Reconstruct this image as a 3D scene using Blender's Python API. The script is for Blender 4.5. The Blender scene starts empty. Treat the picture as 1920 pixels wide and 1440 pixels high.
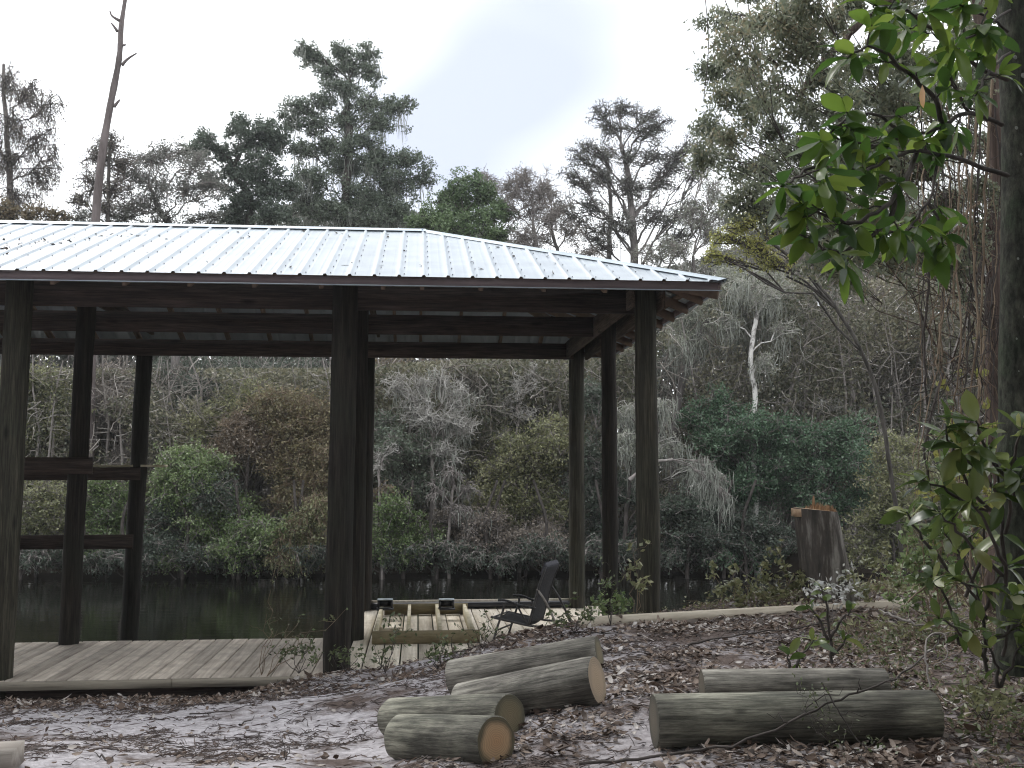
import bpy, math, random
import numpy as np
from mathutils import Vector
R = math.radians
scene = bpy.context.scene
col = scene.collection
rng = np.random.default_rng(11)
random.seed(5)

# ------------------------------------------------------------------ camera
F, PITCH, H = 1933.0, 0.0875, 1.8825
cam_d = bpy.data.cameras.new('camera')
cam = bpy.data.objects.new('camera', cam_d); col.objects.link(cam)
cam.location = (0, 0, H)
cam.rotation_euler = (math.pi/2 + PITCH, 0.001, 0)
cam_d.sensor_width = 36; cam_d.lens = 36*F/1920
cam_d.clip_start = 0.05; cam_d.clip_end = 3000
scene.camera = cam

def at(px, py, Y):
    """world point at distance Y seen at photo pixel px,py"""
    a = (px-960)/F; c = -(py-720)/F
    d = np.array([a, math.cos(PITCH)-c*math.sin(PITCH), math.sin(PITCH)+c*math.cos(PITCH)])
    return np.array([0, 0, H]) + d*(Y/d[1])
def at_z(px, py, z):
    a = (px-960)/F; c = -(py-720)/F
    d = np.array([a, math.cos(PITCH)-c*math.sin(PITCH), math.sin(PITCH)+c*math.cos(PITCH)])
    return np.array([0, 0, H]) + d*((z-H)/d[2])

# ------------------------------------------------------------------ scene graph helpers
def tag(o, label=None, cat=None, group=None, kind=None):
    if label: o['label'] = label
    if cat: o['category'] = cat
    if group: o['group'] = group
    if kind: o['kind'] = kind
    return o
def empty(name, loc, rz=0, label=None, cat=None, group=None):
    o = bpy.data.objects.new(name, None); col.objects.link(o)
    o.location = tuple(loc); o.rotation_euler = (0, 0, rz); o.empty_display_size = .2
    return tag(o, label, cat, group)

class G:
    """collects vertices and faces; build() links them as ONE mesh object"""
    def __init__(s): s.v = []; s.f3 = []; s.f4 = []; s.n = 0
    def add(s, v, f):
        v = np.asarray(v, float).reshape(-1, 3); f = np.asarray(f, np.int64)
        if len(f): (s.f3 if f.shape[1] == 3 else s.f4).append(f+s.n)
        s.v.append(v); s.n += len(v); return s
    def box(s, a, b):
        x0, y0, z0 = a; x1, y1, z1 = b
        v = [(x0,y0,z0),(x1,y0,z0),(x1,y1,z0),(x0,y1,z0),(x0,y0,z1),(x1,y0,z1),(x1,y1,z1),(x0,y1,z1)]
        return s.add(v, [(0,3,2,1),(4,5,6,7),(0,1,5,4),(1,2,6,5),(2,3,7,6),(3,0,4,7)])
    def bar(s, p, q, w, h, up=(0,0,1)):
        """rectangular bar from p to q: w sideways, h along up, centred"""
        p = np.array(p, float); q = np.array(q, float); t = q-p; t /= np.linalg.norm(t)
        sd = np.cross(t, up); sd /= np.linalg.norm(sd); u = np.cross(sd, t)
        v = [e + sd*i*w/2 + u*j*h/2 for e in (p, q) for i, j in ((-1,-1),(1,-1),(1,1),(-1,1))]
        return s.add(v, [(0,1,2,3),(7,6,5,4),(0,4,5,1),(1,5,6,2),(2,6,7,3),(3,7,4,0)])
    def tubes(s, P, Rd, n=5, cap=False):
        """P (N,K,3) paths, Rd (N,K) radii"""
        P = np.asarray(P, float); Rd = np.asarray(Rd, float)
        if P.ndim == 2: P = P[None]; Rd = Rd[None]
        N, K, _ = P.shape
        T = np.gradient(P, axis=1); T /= np.linalg.norm(T, axis=2, keepdims=True)+1e-12
        ref = np.where(np.abs(T[:, :1, 2:3]) > .9, np.array([1., 0, 0]), np.array([0, 0, 1.]))
        A = np.cross(T, np.broadcast_to(ref, T.shape)); A /= np.linalg.norm(A, axis=2, keepdims=True)+1e-12
        B = np.cross(A, T)
        th = np.arange(n)*2*math.pi/n
        V = P[:, :, None] + Rd[:, :, None, None]*(A[:, :, None]*np.cos(th)[None, None, :, None] + B[:, :, None]*np.sin(th)[None, None, :, None])
        idx = np.arange(N*K*n).reshape(N, K, n)
        a = idx[:, :-1, :]; b = np.roll(a, -1, axis=2); c = np.roll(idx[:, 1:, :], -1, axis=2); d = idx[:, 1:, :]
        f = np.stack([a, b, c, d], -1).reshape(-1, 4)
        s.add(V.reshape(-1, 3), f)
        if cap:
            base = s.n
            C = P[:, [0, -1]].reshape(-1, 3)
            s.v.append(C); s.n += len(C)
            fs = []
            off = base - N*K*n
            for i in range(N):
                for e, k in ((0, 0), (1, K-1)):
                    for j in range(n):
                        q = (off+idx[i, k, j], off+idx[i, k, (j+1) % n], base+i*2+e)
                        fs.append(q if e else (q[1], q[0], q[2]))
            s.f3.append(np.array(fs))
        return s
    def leaves(s, C, L, W, up=.3, droop=0.):
        """rhombic leaf faces centred on C"""
        n = len(C); a = rng.normal(size=(n, 3)); a[:, 2] = a[:, 2]*(1-.3*up) - droop*2
        a /= np.linalg.norm(a, axis=1, keepdims=True)
        nn = rng.normal(size=(n, 3)); nn[:, 2] += up*2
        b = np.cross(a, nn); b /= np.linalg.norm(b, axis=1, keepdims=True)+1e-9
        l = (L*(.6+.8*rng.random(n)))[:, None]/2; w = (W*(.6+.8*rng.random(n)))[:, None]/2
        V = np.stack([C-a*l, C+b*w-a*l*.1, C+a*l, C-b*w-a*l*.1], 1).reshape(-1, 3)
        return s.add(V, np.arange(4*n).reshape(n, 4))
    def build(s, name, mat, parent=None, smooth=False, origin=None):
        V = np.concatenate(s.v) if s.v else np.zeros((0, 3))
        if origin is not None: V = V-np.array(origin)
        me = bpy.data.meshes.new(name)
        f3 = np.concatenate(s.f3) if s.f3 else np.zeros((0, 3), int)
        f4 = np.concatenate(s.f4) if s.f4 else np.zeros((0, 4), int)
        me.vertices.add(len(V)); me.vertices.foreach_set('co', V.astype(np.float32).ravel())
        loops = np.concatenate([f3.ravel(), f4.ravel()]).astype(np.int32)
        tot = np.concatenate([np.full(len(f3), 3), np.full(len(f4), 4)]).astype(np.int32)
        st = np.concatenate([[0], np.cumsum(tot)[:-1]]).astype(np.int32) if len(tot) else tot
        me.loops.add(len(loops)); me.loops.foreach_set('vertex_index', loops)
        me.polygons.add(len(tot)); me.polygons.foreach_set('loop_start', st); me.polygons.foreach_set('loop_total', tot)
        if smooth: me.polygons.foreach_set('use_smooth', np.ones(len(tot), bool))
        me.update(calc_edges=True)
        if mat: me.materials.append(mat)
        o = bpy.data.objects.new(name, me); col.objects.link(o)
        if parent: o.parent = parent
        return o

def path(p, q, K=6, wob=.06, sag=0.):
    p = np.asarray(p, float); q = np.asarray(q, float)
    t = np.linspace(0, 1, K)[:, None]; L = np.linalg.norm(q-p)
    w = rng.normal(size=(K, 3))*wob*L*np.sin(t*math.pi)
    P = p+(q-p)*t+w; P[:, 2] += (sag*L*np.sin(t*math.pi))[:, 0]
    return P
def smooth_path(pts, n=4):
    """Catmull-Rom through pts"""
    p = [np.array(x, float) for x in pts]; p = [2*p[0]-p[1]]+p+[2*p[-1]-p[-2]]
    out = []
    for i in range(1, len(p)-2):
        for k in range(n):
            t = k/n
            out.append(.5*((2*p[i])+(-p[i-1]+p[i+1])*t+(2*p[i-1]-5*p[i]+4*p[i+1]-p[i+2])*t*t+(-p[i-1]+3*p[i]-3*p[i+1]+p[i+2])*t**3))
    out.append(p[-2]); return np.array(out)

# ------------------------------------------------------------------ materials
def newmat(name):
    m = bpy.data.materials.new(name); m.use_nodes = True
    nt = m.node_tree; return m, nt.nodes, nt.links, nt.nodes['Principled BSDF']
def noise_mat(name, c1, c2, scale=(3, 3, 3), rough=.8, detail=6, bump=.2, c3=None, spec=.3, ns=1., lo=.35, hi=.65, bdist=.02, island=False, metallic=0., blotch=None):
    m, N, L, P = newmat(name)
    tc = N.new('ShaderNodeTexCoord'); mp = N.new('ShaderNodeMapping'); mp.inputs['Scale'].default_value = scale
    L.new(tc.outputs['Object'], mp.inputs[0])
    no = N.new('ShaderNodeTexNoise'); no.inputs['Scale'].default_value = ns; no.inputs['Detail'].default_value = detail; no.inputs['Roughness'].default_value = .65
    L.new(mp.outputs[0], no.inputs['Vector'])
    cr = N.new('ShaderNodeValToRGB'); cr.color_ramp.elements[0].position = lo; cr.color_ramp.elements[1].position = hi
    cr.color_ramp.elements[0].color = (*c1, 1); cr.color_ramp.elements[1].color = (*c2, 1)
    if c3:
        e = cr.color_ramp.elements.new((lo+hi)/2); e.color = (*c3, 1)
    L.new(no.outputs[0], cr.inputs[0]); out = cr.outputs[0]
    if blotch:
        n2 = N.new('ShaderNodeTexNoise'); n2.inputs['Scale'].default_value = blotch[1]; n2.inputs['Detail'].default_value = 4
        L.new(tc.outputs['Object'], n2.inputs['Vector'])
        r2 = N.new('ShaderNodeValToRGB'); r2.color_ramp.elements[0].position = .45; r2.color_ramp.elements[1].position = .62
        L.new(n2.outputs[0], r2.inputs[0])
        mx = N.new('ShaderNodeMix'); mx.data_type = 'RGBA'; mx.inputs[7].default_value = (*blotch[0], 1)
        mm = N.new('ShaderNodeMath'); mm.operation = 'MULTIPLY'; mm.inputs[1].default_value = blotch[2]
        L.new(r2.outputs[0], mm.inputs[0]); L.new(mm.outputs[0], mx.inputs[0]); L.new(out, mx.inputs[6]); out = mx.outputs[2]
    if island:
        g = N.new('ShaderNodeNewGeometry'); hs = N.new('ShaderNodeHueSaturation')
        mr = N.new('ShaderNodeMapRange'); mr.inputs[3].default_value = .75; mr.inputs[4].default_value = 1.25
        L.new(g.outputs['Random Per Island'], mr.inputs[0]); L.new(mr.outputs[0], hs.inputs['Value']); L.new(out, hs.inputs['Color']); out = hs.outputs[0]
    L.new(out, P.inputs['Base Color'])
    P.inputs['Roughness'].default_value = rough; P.inputs['Specular IOR Level'].default_value = spec; P.inputs['Metallic'].default_value = metallic
    if bump:
        b = N.new('ShaderNodeBump'); b.inputs['Strength'].default_value = bump; b.inputs['Distance'].default_value = bdist
        L.new(no.outputs[0], b.inputs['Height']); L.new(b.outputs[0], P.inputs['Normal'])
    return m
def leaf_mat(name, ramp, trans=.3, rough=.36, spec=.6, clump=.38, cs=.6, gain=1.8):
    """leaves: colour picked per leaf, drifting with position; lets some light through"""
    m, N, L, P = newmat(name)
    g = N.new('ShaderNodeNewGeometry'); tc = N.new('ShaderNodeTexCoord')
    no = N.new('ShaderNodeTexNoise'); no.inputs['Scale'].default_value = cs; no.inputs['Detail'].default_value = 3
    L.new(tc.outputs['Object'], no.inputs['Vector'])
    mx = N.new('ShaderNodeMix'); mx.data_type = 'FLOAT'; mx.inputs[0].default_value = clump
    mr = N.new('ShaderNodeMapRange'); mr.inputs[1].default_value = .3; mr.inputs[2].default_value = .7; L.new(no.outputs[0], mr.inputs[0])
    L.new(g.outputs['Random Per Island'], mx.inputs[2]); L.new(mr.outputs[0], mx.inputs[3])
    cr = N.new('ShaderNodeValToRGB'); els = cr.color_ramp.elements
    for i, c in enumerate(ramp):
        p = i/(len(ramp)-1); c = tuple(min(.7, q*gain) for q in c)
        if i < 2: e = els[i]; e.position = p
        else: e = els.new(p)
        e.color = (*c, 1)
    if len(ramp) > 2:
        els[1].position = 1/(len(ramp)-1)
        for i, c in enumerate(ramp): 
            els[i].position = i/(len(ramp)-1); els[i].color = (*[min(.7, q*gain) for q in c], 1)
    L.new(mx.outputs[0], cr.inputs[0]); L.new(cr.outputs[0], P.inputs['Base Color'])
    P.inputs['Roughness'].default_value = rough; P.inputs['Specular IOR Level'].default_value = spec
    tr = N.new('ShaderNodeBsdfTranslucent'); L.new(cr.outputs[0], tr.inputs[0])
    ms = N.new('ShaderNodeMixShader'); ms.inputs[0].default_value = trans
    L.new(P.outputs[0], ms.inputs[1]); L.new(tr.outputs[0], ms.inputs[2])
    L.new(ms.outputs[0], N['Material Output'].inputs[0])
    return m

M = {}
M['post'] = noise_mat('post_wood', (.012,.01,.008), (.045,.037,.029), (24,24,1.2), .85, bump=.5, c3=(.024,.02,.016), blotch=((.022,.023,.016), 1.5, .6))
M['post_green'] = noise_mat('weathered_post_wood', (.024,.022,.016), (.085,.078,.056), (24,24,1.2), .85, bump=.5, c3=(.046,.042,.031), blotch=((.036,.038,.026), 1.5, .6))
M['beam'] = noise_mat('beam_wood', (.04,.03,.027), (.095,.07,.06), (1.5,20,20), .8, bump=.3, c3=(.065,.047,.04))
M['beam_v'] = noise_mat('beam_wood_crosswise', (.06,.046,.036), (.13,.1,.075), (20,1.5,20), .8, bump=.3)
M['rafter'] = noise_mat('rafter_wood', (.15,.11,.085), (.27,.2,.15), (6,6,6), .8, bump=.1)
M['fascia'] = noise_mat('fascia_wood', (.15,.115,.12), (.24,.19,.195), (1,12,12), .7, bump=.2)
M['lumber'] = noise_mat('treated_lumber', (.52,.46,.32), (.74,.68,.54), (9,9,9), .75, bump=.15, c3=(.63,.57,.43), blotch=((.3,.26,.12), 3., .5))
M['lumber_dark'] = noise_mat('treated_lumber_brown', (.16,.13,.07), (.28,.24,.15), (4,20,20), .75, bump=.15)
M['plank'] = noise_mat('deck_plank', (.4,.345,.3), (.68,.61,.53), (22,1.2,22), .8, bump=.25, c3=(.55,.49,.42), island=True, blotch=((.3,.26,.23), 5., .35))
M['plank_fresh'] = noise_mat('fresh_deck_plank', (.52,.46,.37), (.78,.72,.62), (22,1.2,22), .8, bump=.2, c3=(.66,.6,.5), island=True, blotch=((.4,.35,.29), 5., .25))
M['edge'] = noise_mat('weathered_edge_board', (.2,.18,.15), (.42,.38,.31), (1.2,20,20), .8, bump=.3)
M['grey_plank'] = noise_mat('greying_lumber', (.27,.24,.21), (.42,.38,.34), (1.5,16,16), .8, bump=.3)
M['pale_plank'] = noise_mat('pale_lumber', (.5,.44,.35), (.74,.67,.56), (1.5,16,16), .8, bump=.2)

def roof_mat():
    m, N, L, P = newmat('galvanised_sheet')
    tc = N.new('ShaderNodeTexCoord'); no = N.new('ShaderNodeTexNoise'); no.inputs['Scale'].default_value = 3; no.inputs['Detail'].default_value = 8
    L.new(tc.outputs['Object'], no.inputs['Vector'])
    cr = N.new('ShaderNodeValToRGB'); cr.color_ramp.elements[0].color = (.32,.37,.42,1); cr.color_ramp.elements[1].color = (.44,.5,.55,1)
    cr.color_ramp.elements[0].position = .3; cr.color_ramp.elements[1].position = .7
    L.new(no.outputs[0], cr.inputs[0]); L.new(cr.outputs[0], P.inputs['Base Color'])
    P.inputs['Metallic'].default_value = .2; P.inputs['Roughness'].default_value = .3
    return m
M['roof'] = roof_mat()
M['roof_trim'] = noise_mat('trim_metal', (.45,.52,.58), (.6,.67,.73), (3,3,3), .4, bump=0, metallic=.5)
M['screw'] = noise_mat('screw_rubber', (.1,.1,.12), (.2,.2,.22), (3,3,3), .6, bump=0)
M['black_plastic'] = noise_mat('black_plastic', (.012,.012,.016), (.03,.03,.036), (5,5,5), .3, bump=0, spec=.6)
M['chair_metal'] = noise_mat('chair_frame_paint', (.03,.028,.03), (.09,.085,.085), (30,30,30), .45, bump=.1, spec=.5)
M['sling'] = noise_mat('chair_sling_fabric', (.02,.02,.024), (.05,.05,.055), (60,60,60), .8, bump=.2)
M['head_pad'] = noise_mat('head_pad_fabric', (.07,.07,.085), (.11,.11,.13), (20,20,20), .7, bump=.1)
def log_mat(name, a, b, c): return fibre(log_mat0(name, a, b, c), (4, 75, 75), (3.2, 6, 6))
def fibre(m, sc, ksc, lo=.4, hi=1.25):
    N = m.node_tree.nodes; L = m.node_tree.links; P = N['Principled BSDF']
    src = P.inputs['Base Color'].links[0].from_socket
    tc = N.new('ShaderNodeTexCoord'); mp = N.new('ShaderNodeMapping'); mp.inputs['Scale'].default_value = sc; L.new(tc.outputs['Object'], mp.inputs[0])
    no = N.new('ShaderNodeTexNoise'); no.inputs['Scale'].default_value = 1.; no.inputs['Detail'].default_value = 8; no.inputs['Roughness'].default_value = .75; L.new(mp.outputs[0], no.inputs['Vector'])
    mr = N.new('ShaderNodeMapRange'); mr.inputs[1].default_value = .38; mr.inputs[2].default_value = .6; mr.inputs[3].default_value = lo; mr.inputs[4].default_value = hi; L.new(no.outputs[0], mr.inputs[0])
    mk = N.new('ShaderNodeMapping'); mk.inputs['Scale'].default_value = ksc; L.new(tc.outputs['Object'], mk.inputs[0])
    vo = N.new('ShaderNodeTexVoronoi'); vo.inputs['Scale'].default_value = 1.; L.new(mk.outputs[0], vo.inputs['Vector'])
    kr = N.new('ShaderNodeMapRange'); kr.inputs[1].default_value = .05; kr.inputs[2].default_value = .16; kr.inputs[3].default_value = .3; kr.inputs[4].default_value = 1.; L.new(vo.outputs['Distance'], kr.inputs[0])
    mu = N.new('ShaderNodeMath'); mu.operation = 'MULTIPLY'; L.new(mr.outputs[0], mu.inputs[0]); L.new(kr.outputs[0], mu.inputs[1])
    hs = N.new('ShaderNodeHueSaturation'); L.new(mu.outputs[0], hs.inputs['Value']); L.new(src, hs.inputs['Color']); L.new(hs.outputs[0], P.inputs['Base Color'])
    bm = N.new('ShaderNodeBump'); bm.inputs['Strength'].default_value = .8; bm.inputs['Distance'].default_value = .006; L.new(no.outputs[0], bm.inputs['Height'])
    L.new(P.inputs['Normal'].links[0].from_socket, bm.inputs['Normal']); L.new(bm.outputs[0], P.inputs['Normal'])
    return m
def log_mat0(name, a, b, c):
    return noise_mat(name, a, b, (2., 11, 11), .85, bump=.6, c3=c, bdist=.012, detail=9, blotch=((.085,.08,.07), 3.5, .7))
M['log'] = log_mat('weathered_log', (.1,.1,.082), (.44,.43,.35), (.24,.235,.19))
M['log_grey'] = log_mat('grey_weathered_log', (.12,.11,.098), (.48,.455,.4), (.28,.265,.23))
def end_mat(name, inner, mid, rim):
    m, N, L, P = newmat(name)
    tc = N.new('ShaderNodeTexCoord'); sx = N.new('ShaderNodeSeparateXYZ'); L.new(tc.outputs['Object'], sx.inputs[0])
    cb = N.new('ShaderNodeCombineXYZ'); L.new(sx.outputs['Y'], cb.inputs['X']); L.new(sx.outputs['Z'], cb.inputs['Y'])
    no = N.new('ShaderNodeTexNoise'); no.inputs['Scale'].default_value = 9; no.inputs['Detail'].default_value = 5; L.new(cb.outputs[0], no.inputs['Vector'])
    ln = N.new('ShaderNodeVectorMath'); ln.operation = 'LENGTH'; L.new(cb.outputs[0], ln.inputs[0])
    ad = N.new('ShaderNodeMath'); ad.operation = 'MULTIPLY_ADD'; L.new(no.outputs[0], ad.inputs[0]); ad.inputs[1].default_value = .05; L.new(ln.outputs['Value'], ad.inputs[2])
    cr = N.new('ShaderNodeValToRGB'); e = cr.color_ramp.elements
    e[0].position = .02; e[0].color = (*inner, 1); e[1].position = .128; e[1].color = (*rim, 1)
    q = e.new(.1); q.color = (*mid, 1)
    L.new(ad.outputs[0], cr.inputs[0])
    sn = N.new('ShaderNodeMath'); sn.operation = 'SINE'; mu = N.new('ShaderNodeMath'); mu.operation = 'MULTIPLY'; mu.inputs[1].default_value = 620
    L.new(ad.outputs[0], mu.inputs[0]); L.new(mu.outputs[0], sn.inputs[0])
    mr = N.new('ShaderNodeMapRange'); mr.inputs[1].default_value = -1; mr.inputs[3].default_value = .82; mr.inputs[4].default_value = 1.08; L.new(sn.outputs[0], mr.inputs[0])
    hs = N.new('ShaderNodeHueSaturation'); L.new(mr.outputs[0], hs.inputs['Value']); L.new(cr.outputs[0], hs.inputs['Color'])
    L.new(hs.outputs[0], P.inputs['Base Color']); P.inputs['Roughness'].default_value = .85
    return m
M['end_orange'] = end_mat('orange_heartwood_end', (.52,.31,.17), (.5,.34,.2), (.13,.11,.07))
M['end_tan'] = end_mat('tan_cut_end', (.5,.38,.26), (.5,.38,.27), (.42,.33,.24))
M['end_green'] = end_mat('greenish_cut_end', (.26,.21,.13), (.22,.19,.12), (.13,.12,.085))
M['end_dark'] = end_mat('dark_weathered_end', (.14,.12,.09), (.12,.105,.08), (.08,.072,.055))
M['bark'] = noise_mat('dark_bark', (.028,.025,.022), (.1,.09,.08), (10,10,2.5), .9, bump=.9, bdist=.03)
M['bark_moss'] = noise_mat('mossy_smooth_bark', (.018,.02,.015), (.075,.075,.058), (9,9,5), .9, bump=.8, blotch=((.02,.032,.017), 5., .7))
M['bark_grey'] = noise_mat('grey_bark', (.1,.09,.085), (.24,.22,.21), (4,4,1.5), .9, bump=.5, bdist=.03)
M['bark_pole'] = noise_mat('bare_pole_bark', (.08,.065,.062), (.2,.17,.165), (4,4,1), .9, bump=.5)
M['bark_white'] = noise_mat('white_bark', (.16,.15,.14), (.75,.73,.7), (6,6,4), .8, bump=.3, lo=.38, hi=.5)
M['bark_vine'] = noise_mat('stringy_bark', (.06,.042,.035), (.2,.15,.13), (26,26,1.1), .95, bump=1., bdist=.03)
M['twig'] = noise_mat('dark_twig', (.045,.04,.036), (.11,.095,.088), (5,5,5), .9, bump=0)
M['twig_grey'] = noise_mat('grey_twig', (.17,.15,.14), (.36,.33,.31), (5,5,5), .9, bump=0)
M['twig_pale'] = noise_mat('bleached_twig', (.3,.285,.26), (.55,.53,.5), (4,4,4), .9, bump=0)
M['twig_mix'] = noise_mat('mixed_twig', (.12,.1,.08), (.42,.39,.36), (1,1,1), .9, bump=0, island=True)
M['twig_brown'] = noise_mat('brown_twig', (.16,.12,.085), (.32,.25,.18), (4,4,4), .9, bump=0)
M['moss'] = noise_mat('spanish_moss', (.22,.235,.2), (.4,.415,.37), (2,2,2), .95, bump=0, island=True)
M['lichen'] = noise_mat('lichen', (.16,.17,.15), (.32,.33,.3), (60,60,60), .95, bump=0)
M['stump_bark'] = noise_mat('stump_bark', (.05,.047,.042), (.3,.285,.26), (14,14,2.2), .95, bump=1., bdist=.04, c3=(.1,.088,.078))
M['stump_cut'] = noise_mat('fresh_cut_wood', (.38,.25,.16), (.62,.46,.32), (12,12,12), .8, bump=.4)
M['stump_cut_dark'] = noise_mat('torn_wood', (.15,.09,.055), (.46,.29,.16), (20,20,4), .8, bump=.4)

for k_, s_, q_ in (('post', (90, 90, 3), (5, 5, 1.6)), ('post_green', (90, 90, 3), (5, 5, 1.6)), ('beam', (3, 90, 90), (1.6, 5, 5)), ('beam_v', (90, 3, 90), (5, 1.6, 5)), ('bark_moss', (40, 40, 12), (9, 9, 5))): fibre(M[k_], s_, q_, .45, 1.45)
LF = {}
LF['oak'] = leaf_mat('oak_leaf', [(.045,.06,.045), (.07,.09,.065), (.1,.12,.085), (.15,.17,.13)], .3)
LF['oak_dark'] = leaf_mat('dark_oak_leaf', [(.035,.047,.038), (.055,.072,.052), (.085,.105,.078)], .3)
LF['dome'] = leaf_mat('dome_leaf', [(.045,.075,.035), (.08,.12,.055), (.12,.16,.075)], .3)
LF['grey'] = leaf_mat('grey_leaf', [(.06,.062,.055), (.1,.105,.09), (.15,.15,.13)], .3)
LF['brownleaf'] = leaf_mat('brown_hanging_leaf', [(.06,.05,.045), (.1,.085,.075), (.12,.13,.08)], .3)
LF['olive'] = leaf_mat('olive_leaf', [(.06,.068,.032), (.11,.12,.06), (.18,.18,.095), (.28,.27,.17)], .3, clump=.45)  # pale last tone, from olive to gold, paints leaf highlights into the colour
LF['teal'] = leaf_mat('teal_leaf', [(.022,.045,.026), (.045,.085,.048), (.08,.13,.075), (.2,.26,.19)], .3, clump=.4)
LF['green'] = leaf_mat('bright_green_leaf', [(.04,.062,.026), (.08,.12,.045), (.14,.18,.075), (.36,.39,.27)], .35, clump=.4)
LF['gold'] = leaf_mat('golden_leaf', [(.065,.065,.037), (.105,.098,.055), (.17,.145,.08), (.28,.26,.19)], .35, clump=.5)
LF['rust'] = leaf_mat('rust_leaf', [(.085,.065,.042), (.13,.1,.058), (.12,.115,.07)], .35)
LF['yellow'] = leaf_mat('yellow_green_leaf', [(.09,.11,.03), (.17,.18,.05), (.27,.26,.08), (.1,.11,.05)], .45)
LF['near_oak'] = leaf_mat('near_oak_leaf', [(.06,.07,.05), (.1,.115,.08), (.16,.175,.12), (.2,.16,.1)], .45)
LF['mossy'] = leaf_mat('mossy_leaf', [(.12,.13,.1), (.19,.2,.155), (.28,.29,.24)], .3)
LF['far'] = leaf_mat('far_wood_leaf', [(.05,.055,.045), (.09,.092,.078), (.15,.145,.125)], .3)
LF['under'] = leaf_mat('undergrowth_leaf', [(.03,.035,.025), (.06,.068,.042), (.11,.105,.07), (.16,.15,.1), (.3,.29,.23)], .3, clump=.5, cs=.35)
LF['brush'] = leaf_mat('brush_grey_brown', [(.1,.085,.07), (.17,.145,.12), (.26,.23,.19)], .3)
LF['magnolia'] = leaf_mat('magnolia_leaf', [(.03,.065,.018), (.06,.125,.022), (.12,.19,.03), (.2,.26,.05)], .58, rough=.3, spec=.6, clump=.15, gain=1.15)
LF['magnolia_low'] = leaf_mat('low_magnolia_leaf', [(.035,.065,.02), (.08,.13,.03), (.16,.21,.06), (.3,.3,.1)], .4, rough=.27, spec=.6, clump=.15, gain=.95)
LF['weed'] = leaf_mat('weed_leaf', [(.03,.04,.02), (.06,.08,.03), (.12,.13,.07)], .3)
LF['litter'] = leaf_mat('dead_leaf', [(.03,.021,.017), (.06,.04,.03), (.1,.066,.048), (.17,.12,.092), (.26,.2,.16), (.5,.46,.43), (.68,.65,.63)], .1, rough=.6, spec=.4, clump=.25, cs=2., gain=1.)
LF['needle'] = leaf_mat('dead_needle', [(.035,.025,.024), (.08,.055,.045), (.16,.11,.09)], .0, rough=.7, clump=.3, gain=.9)
LF['orange'] = leaf_mat('orange_dead_leaf', [(.4,.13,.03), (.6,.25,.08)], .3)

# ------------------------------------------------------------------ world and sun
w = bpy.data.worlds.new('World'); scene.world = w; w.use_nodes = True
N, L = w.node_tree.nodes, w.node_tree.links
bg = N['Background']; out = N['World Output']
SUN_EL, SUN_AZ = R(48), R(-35)       # azimuth from +Y towards +X
sky = N.new('ShaderNodeTexSky'); sky.sky_type = 'NISHITA'; sky.sun_disc = False
sky.sun_elevation = SUN_EL; sky.sun_rotation = SUN_AZ; sky.air_density = 1.; sky.dust_density = 2.
L.new(sky.outputs[0], bg.inputs[0]); bg.inputs[1].default_value = .12
tc = N.new('ShaderNodeTexCoord'); mp = N.new('ShaderNodeMapping'); mp.inputs['Scale'].default_value = (1.6, .8, 3.2); mp.inputs['Rotation'].default_value = (0, R(38), 0); mp.inputs['Location'].default_value = (.35, 0, .15)
L.new(tc.outputs['Generated'], mp.inputs[0])
no = N.new('ShaderNodeTexNoise'); no.inputs['Scale'].default_value = 1.1; no.inputs['Detail'].default_value = 3; no.inputs['Roughness'].default_value = .45
L.new(mp.outputs[0], no.inputs['Vector'])
cr = N.new('ShaderNodeValToRGB'); cr.color_ramp.elements[0].position = .22; cr.color_ramp.elements[1].position = .5
cr.color_ramp.elements[0].color = (.49,.53,.63,1); cr.color_ramp.elements[1].color = (1.06,1.08,1.1,1)
d0 = at(830, 235, 1.)-np.array([0, 0, H]); d0 /= np.linalg.norm(d0)
e1 = at(1000, 120, 1.)-at(640, 380, 1.); e1 /= np.linalg.norm(e1); e2 = np.cross(d0, e1); e2 /= np.linalg.norm(e2)
def vm(op, a, bb):
    n = N.new('ShaderNodeVectorMath'); n.operation = op; L.new(a, n.inputs[0]); n.inputs[1].default_value = tuple(bb); return n
sb_ = vm('SUBTRACT', tc.outputs['Generated'], d0); q1 = vm('DOT_PRODUCT', sb_.outputs[0], e1/.26); q2 = vm('DOT_PRODUCT', sb_.outputs[0], e2/.14)
cb = N.new('ShaderNodeCombineXYZ'); L.new(q1.outputs['Value'], cb.inputs[0]); L.new(q2.outputs['Value'], cb.inputs[1])
ln = N.new('ShaderNodeVectorMath'); ln.operation = 'LENGTH'; L.new(cb.outputs[0], ln.inputs[0])
mr = N.new('ShaderNodeMapRange'); mr.interpolation_type = 'SMOOTHSTEP'; mr.inputs[1].default_value = 0; mr.inputs[2].default_value = 1.25; mr.inputs[3].default_value = -.24; mr.inputs[4].default_value = .08; L.new(ln.outputs['Value'], mr.inputs[0])
ad = N.new('ShaderNodeMath'); L.new(no.outputs[0], ad.inputs[0]); L.new(mr.outputs[0], ad.inputs[1]); L.new(ad.outputs[0], cr.inputs[0])
bg2 = N.new('ShaderNodeBackground'); L.new(cr.outputs[0], bg2.inputs[0]); bg2.inputs[1].default_value = 1.25
mixs = N.new('ShaderNodeMixShader'); mixs.inputs[0].default_value = .9
L.new(bg.outputs[0], mixs.inputs[1]); L.new(bg2.outputs[0], mixs.inputs[2]); L.new(mixs.outputs[0], out.inputs[0])
sd = bpy.data.lights.new('sun', 'SUN'); sd.energy = .9; sd.angle = R(14); sd.color = (1, .97, .93)
so = bpy.data.objects.new('sun', sd); col.objects.link(so)
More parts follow.
